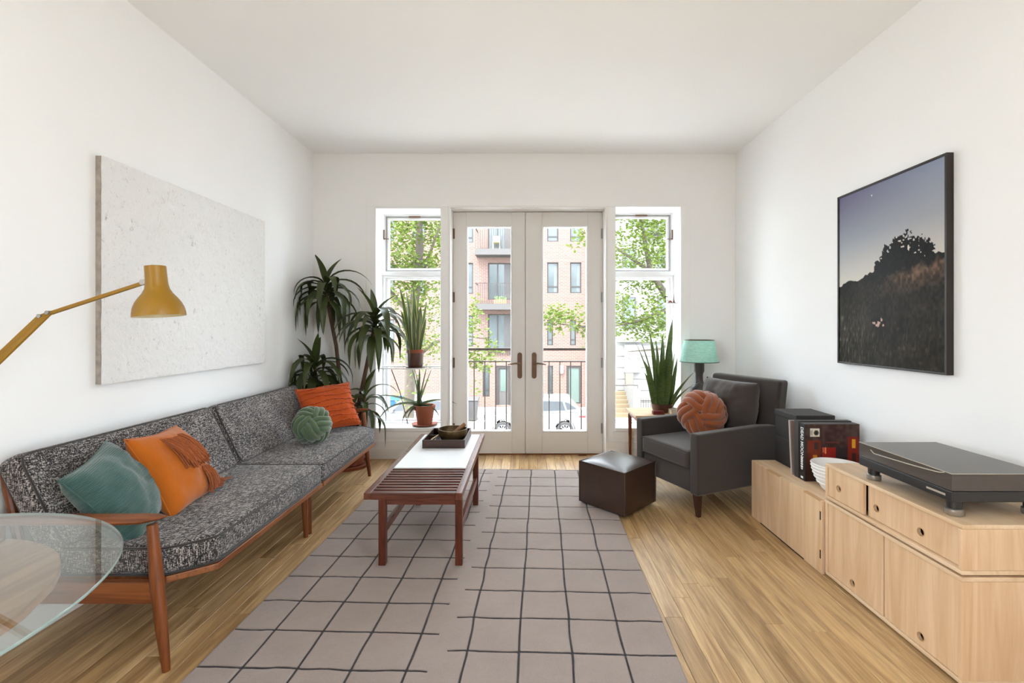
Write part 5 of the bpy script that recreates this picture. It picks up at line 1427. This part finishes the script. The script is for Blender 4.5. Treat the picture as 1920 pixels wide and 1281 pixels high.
# street trees
M_TLEAF = leafmat('street_tree_leaf', rgb(56, 73, 18), rgb(90, 104, 34), .45, .6)
M_TBARK = flat('street_tree_bark', rgb(78, 69, 60), .9, rgb(54, 47, 40), 6, bmp=.4, bscale=20, bdist=.03)
def tree(label, base, trunk, branches, clusters, seed, n_per):
    T = thing('street_tree', label, 'tree', base)
    MB().tube(*trunk, 12).build('trunk', M_TBARK, T)
    for pts, rad in branches: MB().tube(pts, rad, 8).build('branch', M_TBARK, T)
    r = random.Random(seed); mb = MB()
    for (c, rad, dens) in clusters:
        c = Vector(c); n = int(n_per * dens * rad[0] * rad[1] * rad[2])
        for k in range(n):
            while True:
                q = Vector((r.uniform(-1, 1), r.uniform(-1, 1), r.uniform(-1, 1)))
                if q.length < 1: break
            p = c + Vector((q.x * rad[0], q.y * rad[1], q.z * rad[2]))
            if mnoise.noise(p * 1.7) < -.12: continue
            L = r.uniform(.065, .115); a = r.uniform(0, 2 * PI); e = r.uniform(-.9, .5)
            d = Vector((math.cos(a) * math.cos(e), math.sin(a) * math.cos(e), math.sin(e))); s = d.cross(Vector((r.uniform(-1, 1), r.uniform(-1, 1), 1))).normalized() * L * .36
            mb._add([p, p + d * L * .45 + s, p + d * L, p + d * L * .45 - s], [(0, 1, 2, 3)])
    g = mb.build('foliage', M_TLEAF, T, merge=False, recalc=False, smooth=False); g['kind'] = 'stuff'
tree('street tree with pale green crown seen through the sofa side window', (-2.9, 11.2, -3.14),
     ([(-2.95, 11.2, -3.14), (-2.88, 11.2, -1.0), (-2.80, 11.2, 1.2), (-2.6, 11.2, 3.2), (-2.7, 11.3, 5.5)], [.17, .14, .125, .10, .05]),
     [([(-2.82, 11.2, .4), (-2.2, 11.0, .9), (-1.6, 10.8, 1.1), (-.95, 10.6, 1.0)], [.05, .04, .03, .012]), ([(-2.78, 11.2, 1.5), (-3.4, 11.0, 2.3), (-4.0, 10.8, 2.8)], [.06, .04, .02]), ([(-2.7, 11.2, 2.2), (-2.3, 10.9, 3.0), (-1.9, 10.6, 3.9)], [.06, .04, .02])],
     [((-2.8, 11.0, 3.3), (1.25, 1.1, 1.0), 1.5), ((-2.7, 10.9, 2.0), (1.0, .9, .75), 1.1), ((-2.35, 10.8, 1.1), (.75, .7, .5), .9), ((-1.15, 10.5, 1.2), (.42, .5, .85), 1.5), ((-1.0, 10.5, .7), (.5, .5, .45), 1.2),
      ((-2.5, 10.8, .45), (.8, .6, .45), .5), ((-3.4, 11, 5.2), (1.8, 1.5, 1.3), .8), ((-3.6, 11.0, 2.6), (.8, .8, 1.0), .9), ((-2.6, 10.7, -.35), (.5, .5, .35), .35), ((-1.3, 10.6, -.15), (.35, .4, .3), .4)], 3, 2700)
tree('street tree with bright green crown seen through the armchair side window', (4.6, 11.0, -3.14),
     ([(4.6, 11.0, -3.14), (4.5, 11.0, -.5), (4.2, 11.0, 1.2), (3.55, 10.9, 1.75), (3.0, 10.9, 2.6), (2.7, 10.9, 4.2)], [.18, .15, .13, .10, .07, .04]),
     [([(3.55, 10.9, 1.75), (2.6, 10.6, 1.4), (1.6, 10.3, 1.25), (.7, 10.2, 1.35)], [.06, .04, .025, .010]), ([(4.2, 11, 1.2), (3.2, 10.8, .75), (2.4, 10.6, .7)], [.05, .03, .012]), ([(3.0, 10.9, 2.6), (2.0, 10.6, 3.2), (1.2, 10.4, 3.5)], [.05, .03, .012])],
     [((2.85, 10.8, 3.0), (1.0, .9, .85), 1.4), ((2.75, 10.7, 1.75), (.95, .8, .55), 1.3), ((2.55, 10.6, 1.28), (.7, .6, .36), 1.3), ((.95, 10.3, 1.45), (.62, .5, .38), 1.5), ((.6, 10.2, 1.55), (.3, .4, .35), 1.4), ((1.35, 10.3, 1.1), (.3, .4, .3), 1.2),
      ((1.15, 10.4, 3.35), (.42, .5, .30), 1.6), ((3.3, 10.9, 1.15), (.7, .6, .33), .9), ((3.2, 11, 4.9), (1.9, 1.5, 1.2), .8), ((4.2, 11, 2.4), (.9, .9, 1.2), 1.0)], 8, 2900)
for o in list(bpy.data.objects):
    if '_local' in o: del o['_local']
